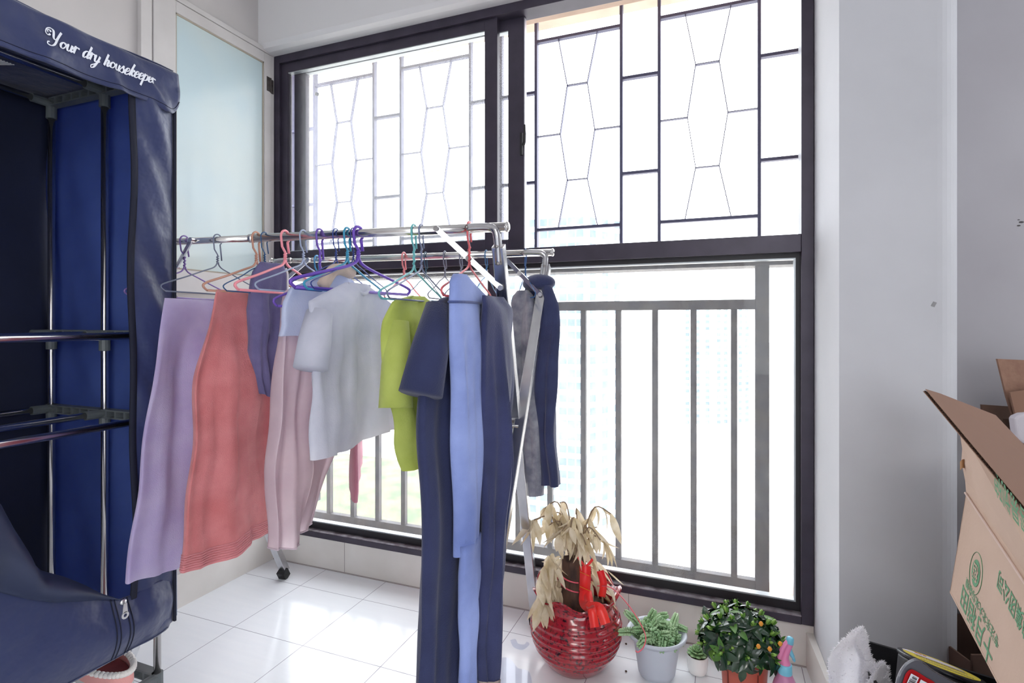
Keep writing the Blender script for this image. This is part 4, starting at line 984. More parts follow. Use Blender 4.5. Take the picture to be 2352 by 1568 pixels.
st = catmull([fpz(1372, 1345, 1.70), fpz(1405, 1350, 1.66), fpz(1440, 1385, 1.60), fpz(1470, 1430, 1.56), fpz(1483, 1462, 1.535), fpz(1478, 1486, 1.515), fpz(1466, 1497, 1.508), fpz(1460, 1494, 1.508)], 8)
b.tube(st, .0016, 6)
b.build('pink_strand', pk, pl_, smooth=True)

# ---- grey pot with burro's tail
GP = V((-.192, 1.718, 0)); GP = atZ(1508, 1548, 0)
gp = thing('plant_pot', GP, 'light grey blue plastic pot with a rolled rim planted with bead-leaved succulents', 'plant pot')
prof = dens([(.046, 0), (.05, .002), (.052, .008), (.056, .012), (.060, .04), (.066, .08), (.070, .104), (.072, .112), (.082, .120), (.0905, .127), (.092, .132), (.0885, .136), (.082, .134), (.074, .126), (.069, .118), (.066, .1)], 3)
gm = mat('grey_blue_plastic', S(196, 202, 214), .45)
b = MB(); b.lathe(prof, GP, 64); b.build('pot_body', gm, gp, smooth=True)
b = MB(); b.lathe([(.066, .11), (.03, .116), (.001, .118)], GP, 24, capb=False); b.build('soil', soil, gp)
sc_ = thing('bead_succulent', GP + V((0, 0, .11)), 'pale green trailing succulent with bead-like leaves in the grey pot', 'succulent')
rnd = random.Random(11); bs = MB(); bl = MB()
def to(px_, py_, d): return dep(px_, py_, d)
dG = (GP - C0).dot(F)
ends = [(1440, 1408, 0), (1425, 1452, -.02), (1500, 1405, .03), (1552, 1415, .03), (1528, 1412, .05), (1572, 1445, 0), (1520, 1490, -.075), (1548, 1488, -.055), (1475, 1432, -.01), (1490, 1440, -.03), (1500, 1450, -.05), (1478, 1465, -.065), (1515, 1430, -.01), (1535, 1435, 0), (1530, 1455, -.03), (1545, 1445, -.01), (1460, 1445, -.02), (1510, 1425, .02), (1555, 1460, -.02), (1470, 1480, -.07), (1495, 1470, -.05), (1540, 1470, -.04), (1515, 1420, .0), (1485, 1425, .02), (1565, 1475, -.03), (1505, 1460, -.04)]
for ex_, ey_, dd in ends:
    e = to(ex_, ey_, dG + dd); base = GP + V((rnd.uniform(-.04, .04), rnd.uniform(-.04, .04), .112)) + (e - GP).xy.to_3d() * .35
    mid_ = (base + e) / 2 + V((0, 0, .012)); P = catmull([base, mid_, e], 8); bs.tube(P, .0025, 6)
    L = sum((P[i + 1] - P[i]).length for i in range(len(P) - 1)); n = max(8, int(L / .0046)); ph = rnd.uniform(0, 6)
    for i in range(n):
        t = i / (n - 1) * (len(P) - 1.001); k = int(t); p = P[k].lerp(P[k + 1], t - k); d = (P[k + 1] - P[k]).normalized()
        s1 = d.orthogonal().normalized(); s2 = d.cross(s1)
        for j in range(5):
            a = ph + i * 1.3 + j * 2 * pi / 5; o_ = s1 * cos(a) + s2 * sin(a); ld = (o_ + d * (.35 + .9 * (i / n) ** 3)).normalized(); q = .0078 * (1 - .35 * (i / n) ** 4)
            t1 = ld.orthogonal().normalized(); t2 = ld.cross(t1); bl.ell(p + ld * (.0055 + q * .5), t1 * .0032, t2 * .0032, ld * q * .8, 6, 4)
bs.build('stem', mat('green_stem', S(110, 140, 90), .7), sc_, smooth=True)
bl.build('bead_leaves', mat('waxy_pale_green', S(180, 208, 166), .5, col2=S(140, 180, 132), nscale=30), sc_, smooth=True)

# ---- small white pot with rosette succulent
WP = atZ(1602, 1543, 0)
wp = thing('plant_pot', WP, 'tiny round white ceramic pot between the grey pot and the terracotta pot', 'plant pot')
b = MB(); b.lathe(dens([(.022, 0), (.0265, .002), (.0295, .012), (.0315, .03), (.0318, .048), (.0312, .056), (.0295, .056), (.0288, .048)], 3), WP, 48); b.build('pot_body', mat('white_ceramic', S(238, 237, 235), .25, coat=.3), wp, smooth=True)
b = MB(); b.lathe([(.029, .048), (.001, .05)], WP, 24, capb=False); b.build('soil', soil, wp)
ro_ = thing('rosette_succulent', WP + V((0, 0, .048)), 'small green rosette succulent in the tiny white pot', 'succulent')
b = MB()
for ring, (nn_, tilt, L) in enumerate(((9, .25, .032), (8, .55, .028), (7, .9, .023), (5, 1.2, .016), (3, 1.45, .01))):
    for i in range(nn_):
        a = 2 * pi * i / nn_ + ring * .5; o_ = V((cos(a), sin(a), 0)); d = o_ * cos(tilt) + V((0, 0, sin(tilt))); nrm = (-o_ * sin(tilt) + V((0, 0, cos(tilt)))); sd = d.cross(nrm)
        c_ = WP + V((0, 0, .054 + ring * .0035)) + d * L * .5 + o_ * .002
        vs = []
        b.ell(c_, sd * L * .32, nrm * L * .11, d * L * .52, 8, 6)
b.build('leaves', mat('green_rosette_leaf', S(124, 166, 112), .4, col2=S(150, 180, 128), nscale=60), ro_, smooth=True)

# ---- terracotta pot with gardenia
TP = dep(1709, 1540, 1.55); TP.z = 0
tp = thing('plant_pot', TP, 'tall terracotta coloured plastic pot under the glossy dark green bush', 'plant pot')
b = MB(); b.lathe(dens([(.052, 0), (.054, .004), (.060, .10), (.0655, .195), (.069, .197), (.069, .203), (.0655, .204), (.062, .195), (.06, .18)], 3), TP, 64); b.build('pot_body', mat('terracotta_plastic', S(190, 90, 70), .45, col2=S(178, 82, 64), nscale=6), tp, smooth=True)
slm = mat('slot_recess_plastic', S(120, 50, 40), .6)
for a in (.4, 2.0, -1.0, -2.35): MB().obox(TP + V((.0606 * cos(a), .0606 * sin(a), .105)), V((-sin(a), cos(a), 0)) * .0022, V((cos(a), sin(a), 0)) * .0015, V((0, 0, .03))).build('side_slot', slm, tp)
b = MB(); b.lathe([(.061, .18), (.001, .185)], TP, 24, capb=False); b.build('soil', soil, tp)
gd = thing('flowering_bush', TP + V((0, 0, .18)), 'dense glossy dark green bush with light green buds in the terracotta pot', 'bush')
rnd = random.Random(21); bl = MB(); by = MB(); bb = MB(); bo = MB(); bst = MB(); BUDS = []
Cg = dep(1701, 1464, 1.55)
N = 92
for i in range(N):
    zf = 1 - 1.45 * (i + .5) / N; ph = i * 2.39996; rr = sqrt(max(0, 1 - zf * zf)); dirn = V((cos(ph) * rr, sin(ph) * rr, zf))
    rad = V((.108, .10, .075)) if zf > 0 else V((.112, .10, .07))
    p = Cg + V((dirn.x * rad.x, dirn.y * rad.y, dirn.z * rad.z)) * rnd.uniform(.82, 1.06)
    dn = (dirn + V((0, 0, .25))).normalized()
    if zf > -.2: bst.tube([TP + V((0, 0, .18)), (TP + V((0, 0, .2)) + p) / 2, p], .0016, 5)
    s1 = dn.orthogonal().normalized(); s2 = dn.cross(s1); n_ = rnd.randint(5, 7); o1 = rnd.uniform(0, 6)
    for j in range(n_):
        a = o1 + j * 2 * pi / n_; d = (s1 * cos(a) + s2 * sin(a)) + dn * rnd.uniform(.0, .6); L = rnd.uniform(.034, .052)
        tgt = by if rnd.random() < .13 else bl
        leafmesh(tgt, p - dn * .006, d, dn, L, L * .23, bend=rnd.uniform(.1, .45), fold=.35)
    if zf > -.35 and rnd.random() < .8:
        for j in range(3):
            a = o1 + j * 2.1; leafmesh(by, p, (s1 * cos(a) + s2 * sin(a)) * .5 + dn, dn + s1, .02, .0045, bend=-.1, fold=.5)
        q = rnd.uniform(.006, .009); BUDS.append((p + dn * .010, s1 * q * .55, s2 * q * .55, dn * q * 1.25))
for u, v, s_ in ((1748, 1432, 1), (1768, 1490, 1), (1792, 1478, 1), (1742, 1484, 1)):
    p = dep(u, v, 1.42); bo.ell(p, V((.006, 0, 0)), V((0, .004, .003)), V((0, 0, .005)), 6, 4)
bst.build('stem', mat('woody_stem', S(92, 74, 56), .8), gd, smooth=True)
bl.build('dark_leaves', mat('glossy_dark_leaf', S(34, 66, 38), .22, col2=S(24, 48, 34), nscale=20, coat=.35), gd, smooth=True)
by.build('young_leaves', mat('young_green_leaf', S(108, 152, 62), .35, col2=S(78, 128, 52), nscale=20, trans=.25), gd, smooth=True)
bm_ = mat('green_bud', S(140, 178, 84), .4)
for q in BUDS: MB().ell(*q, 8, 5).build('bud', bm_, gd, smooth=True)
bo.build('faded_blossom', mat('orange_withered_petal', S(226, 150, 50), .6), gd, smooth=True)

# ---- spray bottle
SP = dep(1803, 1540, 1.46); SP.z = 0.0; SPB = None
sb = thing('spray_bottle', SP, 'pink plastic spray bottle with light blue collar and nozzle beside the bush', 'spray bottle')
pkm = mat('translucent_pink_plastic', S(222, 150, 190), .35, trans=.15); pk2 = mat('pink_trigger_plastic', S(236, 140, 186), .35); blm = mat('light_blue_plastic', S(130, 206, 232), .35)
b = MB(); b.lathe(dens([(.034, 0), (.037, .004), (.039, .04), (.038, .08), (.034, .112), (.027, .137), (.019, .155), (.0165, .164)], 4), SP, 40); b.build('bottle_body', pkm, sb, smooth=True)
b = MB(); b.lathe([(.0172, .160), (.0178, .162), (.0170, .184), (.0150, .186), (.001, .186)], SP, 32); b.build('collar', blm, sb, smooth=True)
hx = R.copy(); tt = SP + V((0, 0, .184))
b = MB(); P = catmull([tt + V((0, 0, -.002)), tt + V((0, 0, .016)) - hx * .001, tt + hx * .004 + V((0, 0, .034)), tt + hx * .010 + V((0, 0, .050)), tt + hx * .013 + V((0, 0, .058))], 6)
b.tube(P, [.0145 - .0062 * ss(0, .4, i / (len(P) - 1)) + .001 * i / len(P) for i in range(len(P))], 16)
P = catmull([tt - hx * .016 + V((0, 0, .008)), tt - hx * .012 + V((0, 0, .028)), tt - hx * .002 + V((0, 0, .048)), tt + hx * .01 + V((0, 0, .061))], 6); b.tube(P, .0068, 12)
b.tube([tt - hx * .018 + V((0, 0, .008)), tt - hx * .004 + V((0, 0, .003))], .005, 10)
b.build('spray_head', pk2, sb, smooth=True)
b = MB(); b.tube([tt + hx * .0115 + V((0, 0, .056)), tt + hx * .0150 + V((0, 0, .070)), tt + hx * .0155 + V((0, 0, .072))], [.0105, .0085, .006], 16); b.build('nozzle', blm, sb, smooth=True)
b = MB(); P = catmull([tt + hx * .011 + V((0, 0, .044)), tt + hx * .017 + V((0, 0, .028)), tt + hx * .024 + V((0, 0, .012)), tt + hx * .022 + V((0, 0, .008))], 5); b.tube(P, [.0055] * 8 + [.004] * 8, 8); b.build('trigger', blm, sb, smooth=True)

# ---- puddles and crumbs
wm = bpy.data.materials.new('clear_water'); wm.use_nodes = True; nt = wm.node_tree; nt.nodes.clear()
ou = nt.nodes.new('ShaderNodeOutputMaterial'); a1 = nt.nodes.new('ShaderNodeBsdfTransparent'); a1.inputs[0].default_value = (.93, .94, .97, 1); a2 = nt.nodes.new('ShaderNodeBsdfGlossy'); a2.inputs['Roughness'].default_value = .01; fr = nt.nodes.new('ShaderNodeFresnel'); fr.inputs[0].default_value = 1.33
geo = nt.nodes.new('ShaderNodeNewGeometry'); bf = nt.nodes.new('ShaderNodeMath'); bf.operation = 'SUBTRACT'; bf.inputs[0].default_value = 1; nt.links.new(geo.outputs['Backfacing'], bf.inputs[1]); mf2 = nt.nodes.new('ShaderNodeMath'); mf2.operation = 'MULTIPLY'; nt.links.new(fr.outputs[0], mf2.inputs[0]); nt.links.new(bf.outputs[0], mf2.inputs[1])
ms = nt.nodes.new('ShaderNodeMixShader'); nt.links.new(mf2.outputs[0], ms.inputs[0]); nt.links.new(a1.outputs[0], ms.inputs[1]); nt.links.new(a2.outputs[0], ms.inputs[2]); nt.links.new(ms.outputs[0], ou.inputs[0])
pp = [(1130, 1520), (1145, 1512), (1168, 1511), (1180, 1523), (1190, 1535), (1205, 1538), (1216, 1545), (1222, 1568), (1224, 1600), (1190, 1640), (1130, 1640), (1112, 1600), (1122, 1560)]
q = catmull([atZ(u, v, .0004) for u, v in pp + pp[:1]], 4)[:-1]
tag(MB().prism(q, (0, 0, .0014)).build('water_puddle', wm), 'large clear water puddle on the tiles below the navy trousers', 'puddle')
pp = [(1172, 1470), (1184, 1468), (1190, 1478), (1204, 1480), (1210, 1474), (1216, 1480), (1200, 1492), (1180, 1486)]
q = catmull([atZ(u, v, .0004) for u, v in pp + pp[:1]], 4)[:-1]
tag(MB().prism(q, (0, 0, .0012)).build('water_puddle', wm), 'small water splash left of the red pot', 'puddle')
for (u, v), lb in (((1438, 1478), 'dark crumb of soil between the red pot and the grey pot, the farther one'), ((1438, 1541), 'thin dark crumb on the floor left of the grey pot base, the nearer one')):
    p = atZ(u, v, .003); tag(MB().ell(p, V((.004, 0, 0)), V((0, .003, 0)), V((0, 0, .003)), 6, 4).build('soil_crumb', soil), lb, 'crumb')

# ================================================================== RIGHT CORNER
# black storage crate
cr = thing('storage_crate', (.55, 1.35, 0), 'black open storage crate in front of the white pilaster', 'crate')
bk = mat('black_plastic', S(30, 30, 34), .5)
ZK = .35; k0 = atZ(1948, 1460, ZK); k1_ = atZ(2060, 1493, ZK); ed = (k1_ - k0); ed.z = 0; ed.normalize(); en = V((ed.y, -ed.x, 0))   # toward camera
wl_, dp_ = .46, .36
def cw(a, b2, h0=0, h1=ZK, th=.006, n_=None):
    d = (b2 - a).normalized(); n_ = V((-d.y, d.x, 0)) * th
    return [V((a.x, a.y, h0)), V((b2.x, b2.y, h0)), V((b2.x + n_.x, b2.y + n_.y, h0)), V((a.x + n_.x, a.y + n_.y, h0))], (0, 0, h1 - h0)
kc = [k0, k0 + ed * wl_, k0 + ed * wl_ + en * dp_, k0 + ed * .15 + en * dp_]
for i in range(4): MB().prism(*cw(kc[i], kc[(i + 1) % 4])).build('side_wall', bk, cr)
MB().prism([V((p.x, p.y, .0)) for p in kc], (0, 0, .006)).build('base', bk, cr)
# white plush towel heaped over the crate's left corner
tw = MB(); rnd = random.Random(8)
topc = [(0, .0), (.10, .040), (.17, .036), (.3, -.002), (.45, -.014), (.6, -.012), (.72, -.006), (.85, -.03), (1, -.075)]
Ta = atZ(1962, 1480, .37); Tb = dep(2072, 1545, 1.14)
hd = (Tb - Ta); hd.z = 0; LT_ = hd.length; hd.normalize(); hn = V((hd.y, -hd.x, 0))
def twf(u, v):
    top = .385 + lerpc(topc, u) - .02 * u
    a = 2 * pi * v; 
    prof_r = .045 + .02 * sin(u * 11) + .012 * sin(a * 2 + u * 8)
    p = Ta + hd * (u * LT_) + hn * (.02 + prof_r * .9 * cos(a) ); zc = top - .10
    p.z = zc + .10 * sin(a) * (1 if sin(a) > 0 else 1.6) + .008 * sin(u * 23 + a * 2) * 0
    k = .010 * sin(u * 13 + a * 2) + .007 * sin(u * 23 - a * 3) + .004 * sin(u * 41 + a * 7); p += hn * k + V((0, 0, .008 * sin(u * 17 + a * 2)))
    return p
tw.grid(lambda v, u: twf(u, v), 60, 60, closeu=True)
base = list(tw.v)
for k in range(9000):
    i = rnd.randrange(60); j = rnd.randrange(58)
    p = base[j * 60 + i].lerp(base[(j + 1) * 60 + (i + 1) % 60], rnd.random()); c_ = Ta + hd * (j / 59 * LT_) + hn * .02; c_.z = p.z - .01
    n_ = (p - c_).normalized(); n_ = (n_ + V((rnd.gauss(0, .5), rnd.gauss(0, .5), rnd.gauss(.1, .4)))).normalized(); s_ = n_.orthogonal().normalized() * .0010
    L = rnd.uniform(.004, .008); tw.add([p - s_, p + s_, p + n_ * L], [(0, 1, 2)])
o = tw.build('towel', cloth('white_plush', (252, 251, 254), (244, 243, 249), bump=.6, bscale=260, sheen=.6, trans=.35), smooth=True); tag(o, 'fluffy white towel bunched over the corner of the black crate', 'towel')
# round black tub with a yellow label, tilted
cp = (2160, 1524); cd = 1.10; cpt = dep(cp[0], cp[1], cd); vr = ray(*cp).normalized()
e1 = (dep(2262, 1562, 1.06) - dep(2060, 1487, 1.12)); rl = e1.length / 2; e1.normalize()
upn = e1.cross(vr).normalized(); 
if upn.z < 0: upn = -upn
nrm = (upn - vr * .115).normalized(); e2 = nrm.cross(e1).normalized()
tb = thing('round_tub', cpt - nrm * .1, 'round black tub with a yellow and white printed lid, tilted inside the crate', 'tub')
def disc(b, c_, r, h, n=64):
    b.prism([c_ + (e1 * cos(2 * pi * i / n) + e2 * sin(2 * pi * i / n)) * r for i in range(n)], nrm * h)
b = MB(); disc(b, cpt - nrm * .075, rl * .96, .066); b.build('tub_body', bk, tb, bevel=.004)
b = MB(); disc(b, cpt - nrm * .009, rl, .008); lid = b.build('lid', mat('black_lid', S(34, 34, 40), .3), tb, bevel=.003)
b = MB(); disc(b, cpt - nrm * .001, rl * .86, .0006); yl_ = sub('yellow_label', b, mat('yellow_print', S(226, 206, 70), .45), lid)
b = MB(); b.prism([cpt - nrm * .0003 + (e1 * cos(a) * .95 + e2 * sin(a)) * rl * .80 for a in [pi * .12 + pi * .76 * i / 20 for i in range(21)]], nrm * .0004)
if (e2.dot(vr) < 0): pass
wl2 = mat('pale_lilac_print', S(222, 216, 236), .45)
far = 1 if e2.dot(vr) > 0 else -1
b = MB(); b.prism([cpt - nrm * .0003 + (e1 * cos(a) - e1 * .18 + e2 * (far * (sin(a) * .55 + .28))) * rl * .72 for a in [pi * i / 20 for i in range(21)]], nrm * .0004); sub('white_label_field', b, wl2, lid)
b = MB(); rnd = random.Random(2)
for row in (-.12, .02, -.55):
    x = -.6
    while x < .55:
        w_ = rnd.uniform(.02, .05); b.obox(cpt + nrm * .0004 + (e1 * (x + w_ / 2) + e2 * far * row) * rl, e1 * rl * w_ * .45, e2 * rl * .035, nrm * .0002); x += w_ + .02
sub('label_print', b, mat('grey_small_print', S(150, 140, 130), .5), lid)
b = MB()
for x in (-.45, -.36, -.25): b.obox(cpt + nrm * .0005 + (e1 * x + e2 * far * .45) * rl, e1 * rl * .035, e2 * rl * .05, nrm * .0002)
sub('red_print', b, mat('red_small_print', S(190, 50, 60), .5), lid)
# grey jug with red label
jd = .90; jl = [(2052, 1600), (2056, 1568), (2062, 1546), (2075, 1525), (2090, 1514), (2103, 1511), (2118, 1517), (2140, 1535), (2165, 1550), (2195, 1566), (2225, 1580), (2235, 1640), (2240, 1720), (2060, 1720)]
jc = catmull([dep(u, v, jd) for u, v in jl], 4); vj = ray(2110, 1530); vj.normalize()
jg = thing('detergent_jug', dep(2140, 1640, jd), 'dark grey plastic jug with a red label and barcode in front of the round tub', 'jug')
b = MB(); n = len(jc); cen = sum(jc, V()) / n
for k_, (sc2, of) in enumerate(((.90, 0), (.97, .006), (1.0, .016), (1.0, .06), (.97, .07), (.90, .076))): b.v += [cen + (p - cen) * sc2 + vj * (of - .004) for p in jc]
for k_ in range(5):
    for i in range(n): b.f.append((k_ * n + i, k_ * n + (i + 1) % n, (k_ + 1) * n + (i + 1) % n, (k_ + 1) * n + i))
b.f.append(tuple(range(n))); b.f.append(tuple(5 * n + i for i in range(n)))
b.build('jug_body', mat('dark_grey_gloss_plastic', S(96, 98, 108), .25, coat=.4), jg, smooth=False, bevel=.001)
red2 = mat('red_label_print', S(178, 22, 30), .4)
rl2 = catmull([dep(u, v, jd - .006) for u, v in ((2072, 1572), (2078, 1552), (2085, 1541), (2094, 1537), (2106, 1542), (2128, 1556), (2150, 1570), (2160, 1600), (2160, 1660), (2068, 1660))], 3)
lb = MB().prism(rl2, vj * .0012).build('red_label', red2, jg)
bc = [dep(u, v, jd - .0085) for u, v in ((2093, 1546), (2111, 1556), (2098, 1584), (2079, 1576))]
sub('barcode_panel', MB().prism(bc, vj * .0012), M['letter'], lb)
sub('text_panel', MB().prism([dep(u, v, jd - .0085) for u, v in ((2115, 1560), (2140, 1573), (2130, 1600), (2102, 1590))], vj * .0012), M['letter'], lb)
b = MB()
for t_ in (.12, .2, .27, .36, .42, .5, .58, .66, .74, .84):
    a_ = bc[0].lerp(bc[3], t_).lerp(bc[1].lerp(bc[2], t_), .15 if t_ > .3 else .3); c_ = bc[0].lerp(bc[3], t_).lerp(bc[1].lerp(bc[2], t_), .85); b.bar(a_ - vj * .0006, c_ - vj * .0006, .0014 if t_ in (.2, .5, .66) else .0007, .0004, side=vj)
sub('barcode_bars', b, M['rubber'], lb)

# ---- cardboard boxes
card = mat('kraft_cardboard', S(206, 178, 158), .85, col2=S(196, 168, 148), nscale=4, bump=.2, bscale=120)
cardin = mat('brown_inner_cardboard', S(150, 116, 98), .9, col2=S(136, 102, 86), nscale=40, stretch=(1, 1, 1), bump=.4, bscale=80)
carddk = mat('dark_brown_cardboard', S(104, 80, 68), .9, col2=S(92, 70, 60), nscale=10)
def brownstripe():
    m = mat('corrugated_brown_liner', S(158, 122, 104), .85); nt = m.node_tree; bsd = nt.nodes['Principled BSDF']
    tc = nt.nodes.new('ShaderNodeTexCoord'); mp = nt.nodes.new('ShaderNodeMapping'); mp.inputs['Rotation'].default_value = (0, 0, .25); wv = nt.nodes.new('ShaderNodeTexWave'); wv.bands_direction = 'Y'
    wv.inputs['Scale'].default_value = 38; wv.inputs['Distortion'].default_value = 1.2; wv.inputs['Detail'].default_value = 2
    nt.links.new(tc.outputs['Object'], mp.inputs[0]); nt.links.new(mp.outputs[0], wv.inputs[0]); mx = nt.nodes.new('ShaderNodeMix'); mx.data_type = 'RGBA'
    mx.inputs[6].default_value = S(160, 126, 108); mx.inputs[7].default_value = S(146, 112, 95); nt.links.new(wv.outputs[0], mx.inputs[0]); nt.links.new(mx.outputs[2], bsd.inputs['Base Color']); return m
P1, P2, N1, N2 = dep(2219, 1132, 1.05), dep(2181.6, 1360.7, 1.05), dep(2352, 1333, .80), dep(2290, 1568, .80)
_n = (N2 - P2).cross(P1 - P2).normalized(); _r = ray(2352, 1333); N1 = C0 + _r * ((P2 - C0).dot(_n) / _r.dot(_n))
N1 = P1 + (N1 - P1) * 1.9; N2 = P2 + (N2 - P2) * 1.9
pn = (N2 - P2).cross(P1 - P2).normalized()
if pn.dot(C0 - P2) < 0: pn = -pn
inn = -pn
bx = thing('cardboard_box', (P2 + N2) / 2 + inn * .15, 'large open kraft cardboard box with green upside-down print at the right edge', 'box')
b = MB().prism([P1, P2, N2, N1], inn * .004); side = b.build('printed_side', card, bx)
hb_ = V((inn.x, inn.y, 0)).normalized()
MB().prism([P1, P2, P2 + hb_ * .32, P1 + hb_ * .32], (N2 - P2).normalized() * .004).build('far_side', card, bx)
MB().prism([P2, N2, N2 + hb_ * .32, P2 + hb_ * .32], (0, 0, .004)).build('bottom', card, bx)
A_ = dep(2204, 990, 1.05); B_ = dep(2352, 1168, .80); B_ = A_ + (B_ - A_) * 1.9
torn = [P1, dep(2217, 1105, 1.05), dep(2213, 1075, 1.05), dep(2208, 1058, 1.05), dep(2210, 1030, 1.05), A_]
MB().prism([N1] + torn + [B_], inn * .004).build('upper_side_flap', card, bx)
b = MB(); cr_ = [P1 + (N1 - P1) * (i / 30) + pn * .0012 for i in range(31)]; b.tube(cr_, .0022, 6); b.build('crease', mat('pale_crease', S(214, 190, 178), .8), bx, smooth=True)
b = MB(); b.grid(lambda u, v: dep(2205 + 16 * u, 1060 + 20 * v - 6 * sin(u * pi), 1.045 - .01 * sin(u * pi)), 6, 6); b.build('torn_paper', mat('torn_brown_paper', S(176, 128, 84), .85), bx, smooth=True)
# brown flap, corrugated
T_ = dep(2126, 893, 1.02); E_ = dep(2352, 1161, .79); far_pts = [T_, dep(2159, 903, 1.05), dep(2222, 929, 1.08), dep(2287, 953, 1.11), dep(2352, 1021, 1.05)]
E2_ = T_ + (E_ - T_) * 1.5; FR = dep(2352, 1021, 1.05); FR2 = FR + (FR - dep(2287, 953, 1.11)) * .8
pf = far_pts + [FR2, E2_]
fnn = (E_ - T_).cross(FR - T_).normalized()
if fnn.z < 0: fnn = -fnn
b = MB(); b.prism([p - fnn * .0008 for p in pf], fnn * .0008); b.prism([p - fnn * .0062 for p in pf], fnn * .0008)
flp = b.build('top_flap', brownstripe(), bx)
b = MB(); du = (E2_ - T_); L = du.length; du.normalize(); ins = du.cross(fnn).normalized()
if ins.dot(FR - T_) < 0: ins = -ins
pts = []
for i in range(240): pts.append(T_ + du * (L * i / 239) - fnn * (.0031 + .0022 * sin(i * .9 * 2)) + ins * .001)
vs = []
for p in pts: vs += [p, p + ins * .03]
b.add(vs, [(2 * i, 2 * i + 1, 2 * i + 3, 2 * i + 2) for i in range(len(pts) - 1)]); sub('corrugation', b, carddk, flp)
# prints
green = mat('green_ink', S(96, 152, 112), .8)
def textmesh(body):
    cu = bpy.data.curves.new('t', 'FONT'); cu.body = body; cu.size = 1; cu.resolution_u = 3; cu.offset = .012
    ob = bpy.data.objects.new('t', cu); COL.objects.link(ob); dg = bpy.context.evaluated_depsgraph_get(); dg.update(); me = ob.evaluated_get(dg).to_mesh()
    vs = [v.co.copy() for v in me.vertices]; fs = [tuple(p.vertices) for p in me.polygons]; bpy.data.objects.remove(ob); bpy.data.curves.remove(cu); return vs, fs
def plane_hit(u, v, p0, n_): r = ray(u, v); return C0 + r * ((p0 - C0).dot(n_) / r.dot(n_))
def printtext(name, body, s0, s1, p0, n_, hfac, parent, down):
    vs, fs = textmesh(body)
    if not vs: return
    a_, c_ = plane_hit(*s0, p0, n_), plane_hit(*s1, p0, n_); ex = c_ - a_; wd = ex.length; ex.normalize(); ey = (down - ex * down.dot(ex) * 0).normalized()
    x0, x1 = min(v.x for v in vs), max(v.x for v in vs); y0_, y1_ = min(v.y for v in vs), max(v.y for v in vs); k = wd / (x1 - x0)
    b = MB(); b.add([a_ + ex * (v.x - x0) * k + ey * (v.y - (y0_ + y1_) / 2) * k * hfac + n_ * .0006 for v in vs], fs)
    return sub(name, b, green, parent)
dwn = (P2 - P1).normalized()
printtext('print', '十月稻田', (2280, 1512), (2209, 1364), P1, pn, .85, side, dwn)
printtext('print', '专注东北大米与杂粮', (2294, 1480), (2219, 1334), P1, pn, .85, side, dwn)
printtext('print', '粮集团公司', (2366, 1462), (2293, 1328), P1, pn, 1.05, side, dwn)
ufn = (N1 - P1).cross(A_ - P1).normalized()
if ufn.dot(C0 - P1) < 0: ufn = -ufn
printtext('print', '容易划破', (2366, 1215), (2284, 1106), P1, ufn, 1.1, side, (P1 - A_).normalized())
ec = plane_hit(2242, 1316, P1, pn); eh = (P2 - N2).normalized(); ev = dwn
b = MB(); b.tube([ec + pn * .0005 + (eh * cos(a) + ev * sin(a)) * .034 for a in [i * 2 * pi / 48 for i in range(49)]], .0005, 4)
b.add([ec + pn * .0006] + [ec + pn * .0006 + (eh * cos(a) + ev * sin(a)) * .022 for a in [i * 2 * pi / 40 for i in range(40)]], [(0, 1 + i, 1 + (i + 1) % 40) for i in range(40)])
em = sub('round_emblem', b, green, side)
vs, fs = textmesh('稻'); 
if vs:
    xm, ym = (min(v.x for v in vs) + max(v.x for v in vs)) / 2, (min(v.y for v in vs) + max(v.y for v in vs)) / 2
    b = MB(); b.add([ec + pn * .0012 + eh * (v.x - xm) * .031 + ev * (v.y - ym) * .031 for v in vs], fs); sub('emblem_sign', b, card, side)
# support box below (right, mostly out of frame)
sp0 = dep(2330, 1600, .95); zt9 = min(P2.z, N2.z) - .004
q0 = V((P2.x, P2.y, 0)) + (N2 - P2).xy.to_3d() * .2 + hb_ * .10
dN = (N2 - P2).xy.to_3d().normalized()
b = MB().prism([q0, q0 + dN * .34, q0 + dN * .34 + hb_ * .26, q0 + hb_ * .26], (0, 0, zt9)); o = b.build('cardboard_box', carddk, bevel=.002); tag(o, 'closed brown carton carrying the large printed box', 'box')
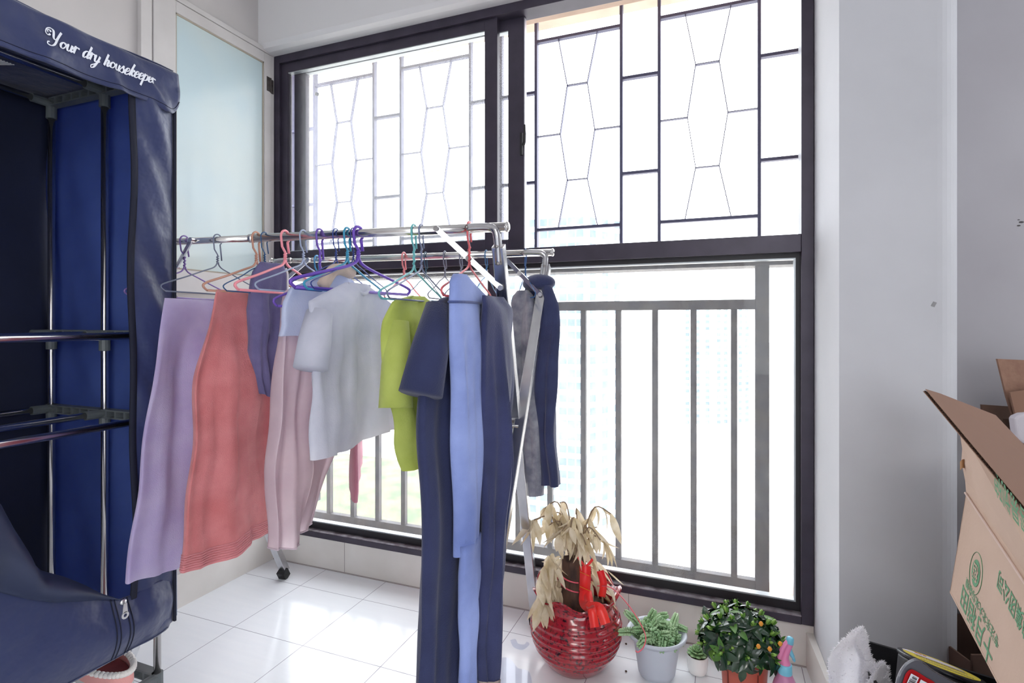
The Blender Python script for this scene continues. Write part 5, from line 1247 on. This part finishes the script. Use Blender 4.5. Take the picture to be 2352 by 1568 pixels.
# low dark box peeking out behind
c9 = dep(2233, 1504, 1.28); b = MB(); ex9 = R.copy()
p9 = [V((c9.x, c9.y, 0)), V((c9.x, c9.y, 0)) + ex9 * .30, V((c9.x, c9.y, 0)) + ex9 * .30 + F * .22, V((c9.x, c9.y, 0)) + F * .22]
bb9 = thing('cardboard_box', (p9[0] + p9[2]) / 2, 'low dark brown carton between the pilaster and the printed box', 'box')
for i in range(4):
    d = (p9[(i + 1) % 4] - p9[i]).normalized(); n9 = V((-d.y, d.x, 0)) * .005
    MB().prism([p9[i], p9[(i + 1) % 4], p9[(i + 1) % 4] + n9, p9[i] + n9], (0, 0, c9.z - (.0 if i == 0 else .02))).build('side_panel', carddk, bb9)
# second open box, high behind
b2 = thing('cardboard_box', dep(2400, 1000, 1.5), 'open brown carton with a raised flap behind the large printed box', 'box')
def sheet(name, pts, m, th=.005): 
    P = [dep(*p) for p in pts]; n_ = (P[1] - P[0]).cross(P[2] - P[0]).normalized(); return MB().prism(P, n_ * th).build(name, m, b2)
sheet('raised_flap', [(2291, 824, 1.36), (2430, 830, 1.36), (2430, 1060, 1.36), (2345, 1040, 1.36), (2328, 962, 1.36), (2312, 910, 1.36)], cardin)
sheet('inner_flap', [(2320, 901, 1.33), (2430, 885, 1.33), (2430, 1060, 1.33), (2352, 1040, 1.33), (2334, 958, 1.33)], mat('mid_brown_cardboard', S(140, 106, 88), .9))
sheet('short_flap', [(2255, 929, 1.42), (2330, 934, 1.42), (2345, 1050, 1.42), (2262, 1050, 1.42)], carddk)
sheet('side_panel', [(2308, 962, 1.40), (2345, 962, 1.40), (2420, 1300, 1.40), (2330, 1300, 1.40)], carddk)
cb = dep(2262, 1050, 1.42); 
q9 = V((c9.x, c9.y, 0)) + F * .0
# carrier of that box: tall carton on the floor
dC = F.copy(); c8 = dep(2345, 1100, 1.40); c8.z = 0
b = MB().prism([c8, c8 + R * .3, c8 + R * .3 + F * .05, c8 + F * .05], (0, 0, dep(2345, 1060, 1.4).z)); b.build('tall_body', carddk, b2)
wb = MB(); P = [dep(u, v, 1.22) for u, v in ((2333, 962), (2338, 956), (2352, 950), (2400, 946), (2400, 1030), (2352, 1018), (2343, 1012), (2338, 1004))]
n_ = (P[2] - P[0]).cross(P[4] - P[0]).normalized(); o = wb.prism(P, n_ * .02).build('paper_packet', mat('pale_lilac_paper', S(205, 200, 208), .6), bevel=.004); tag(o, 'pale lilac packet lying in the open cartons at the right edge', 'packet')
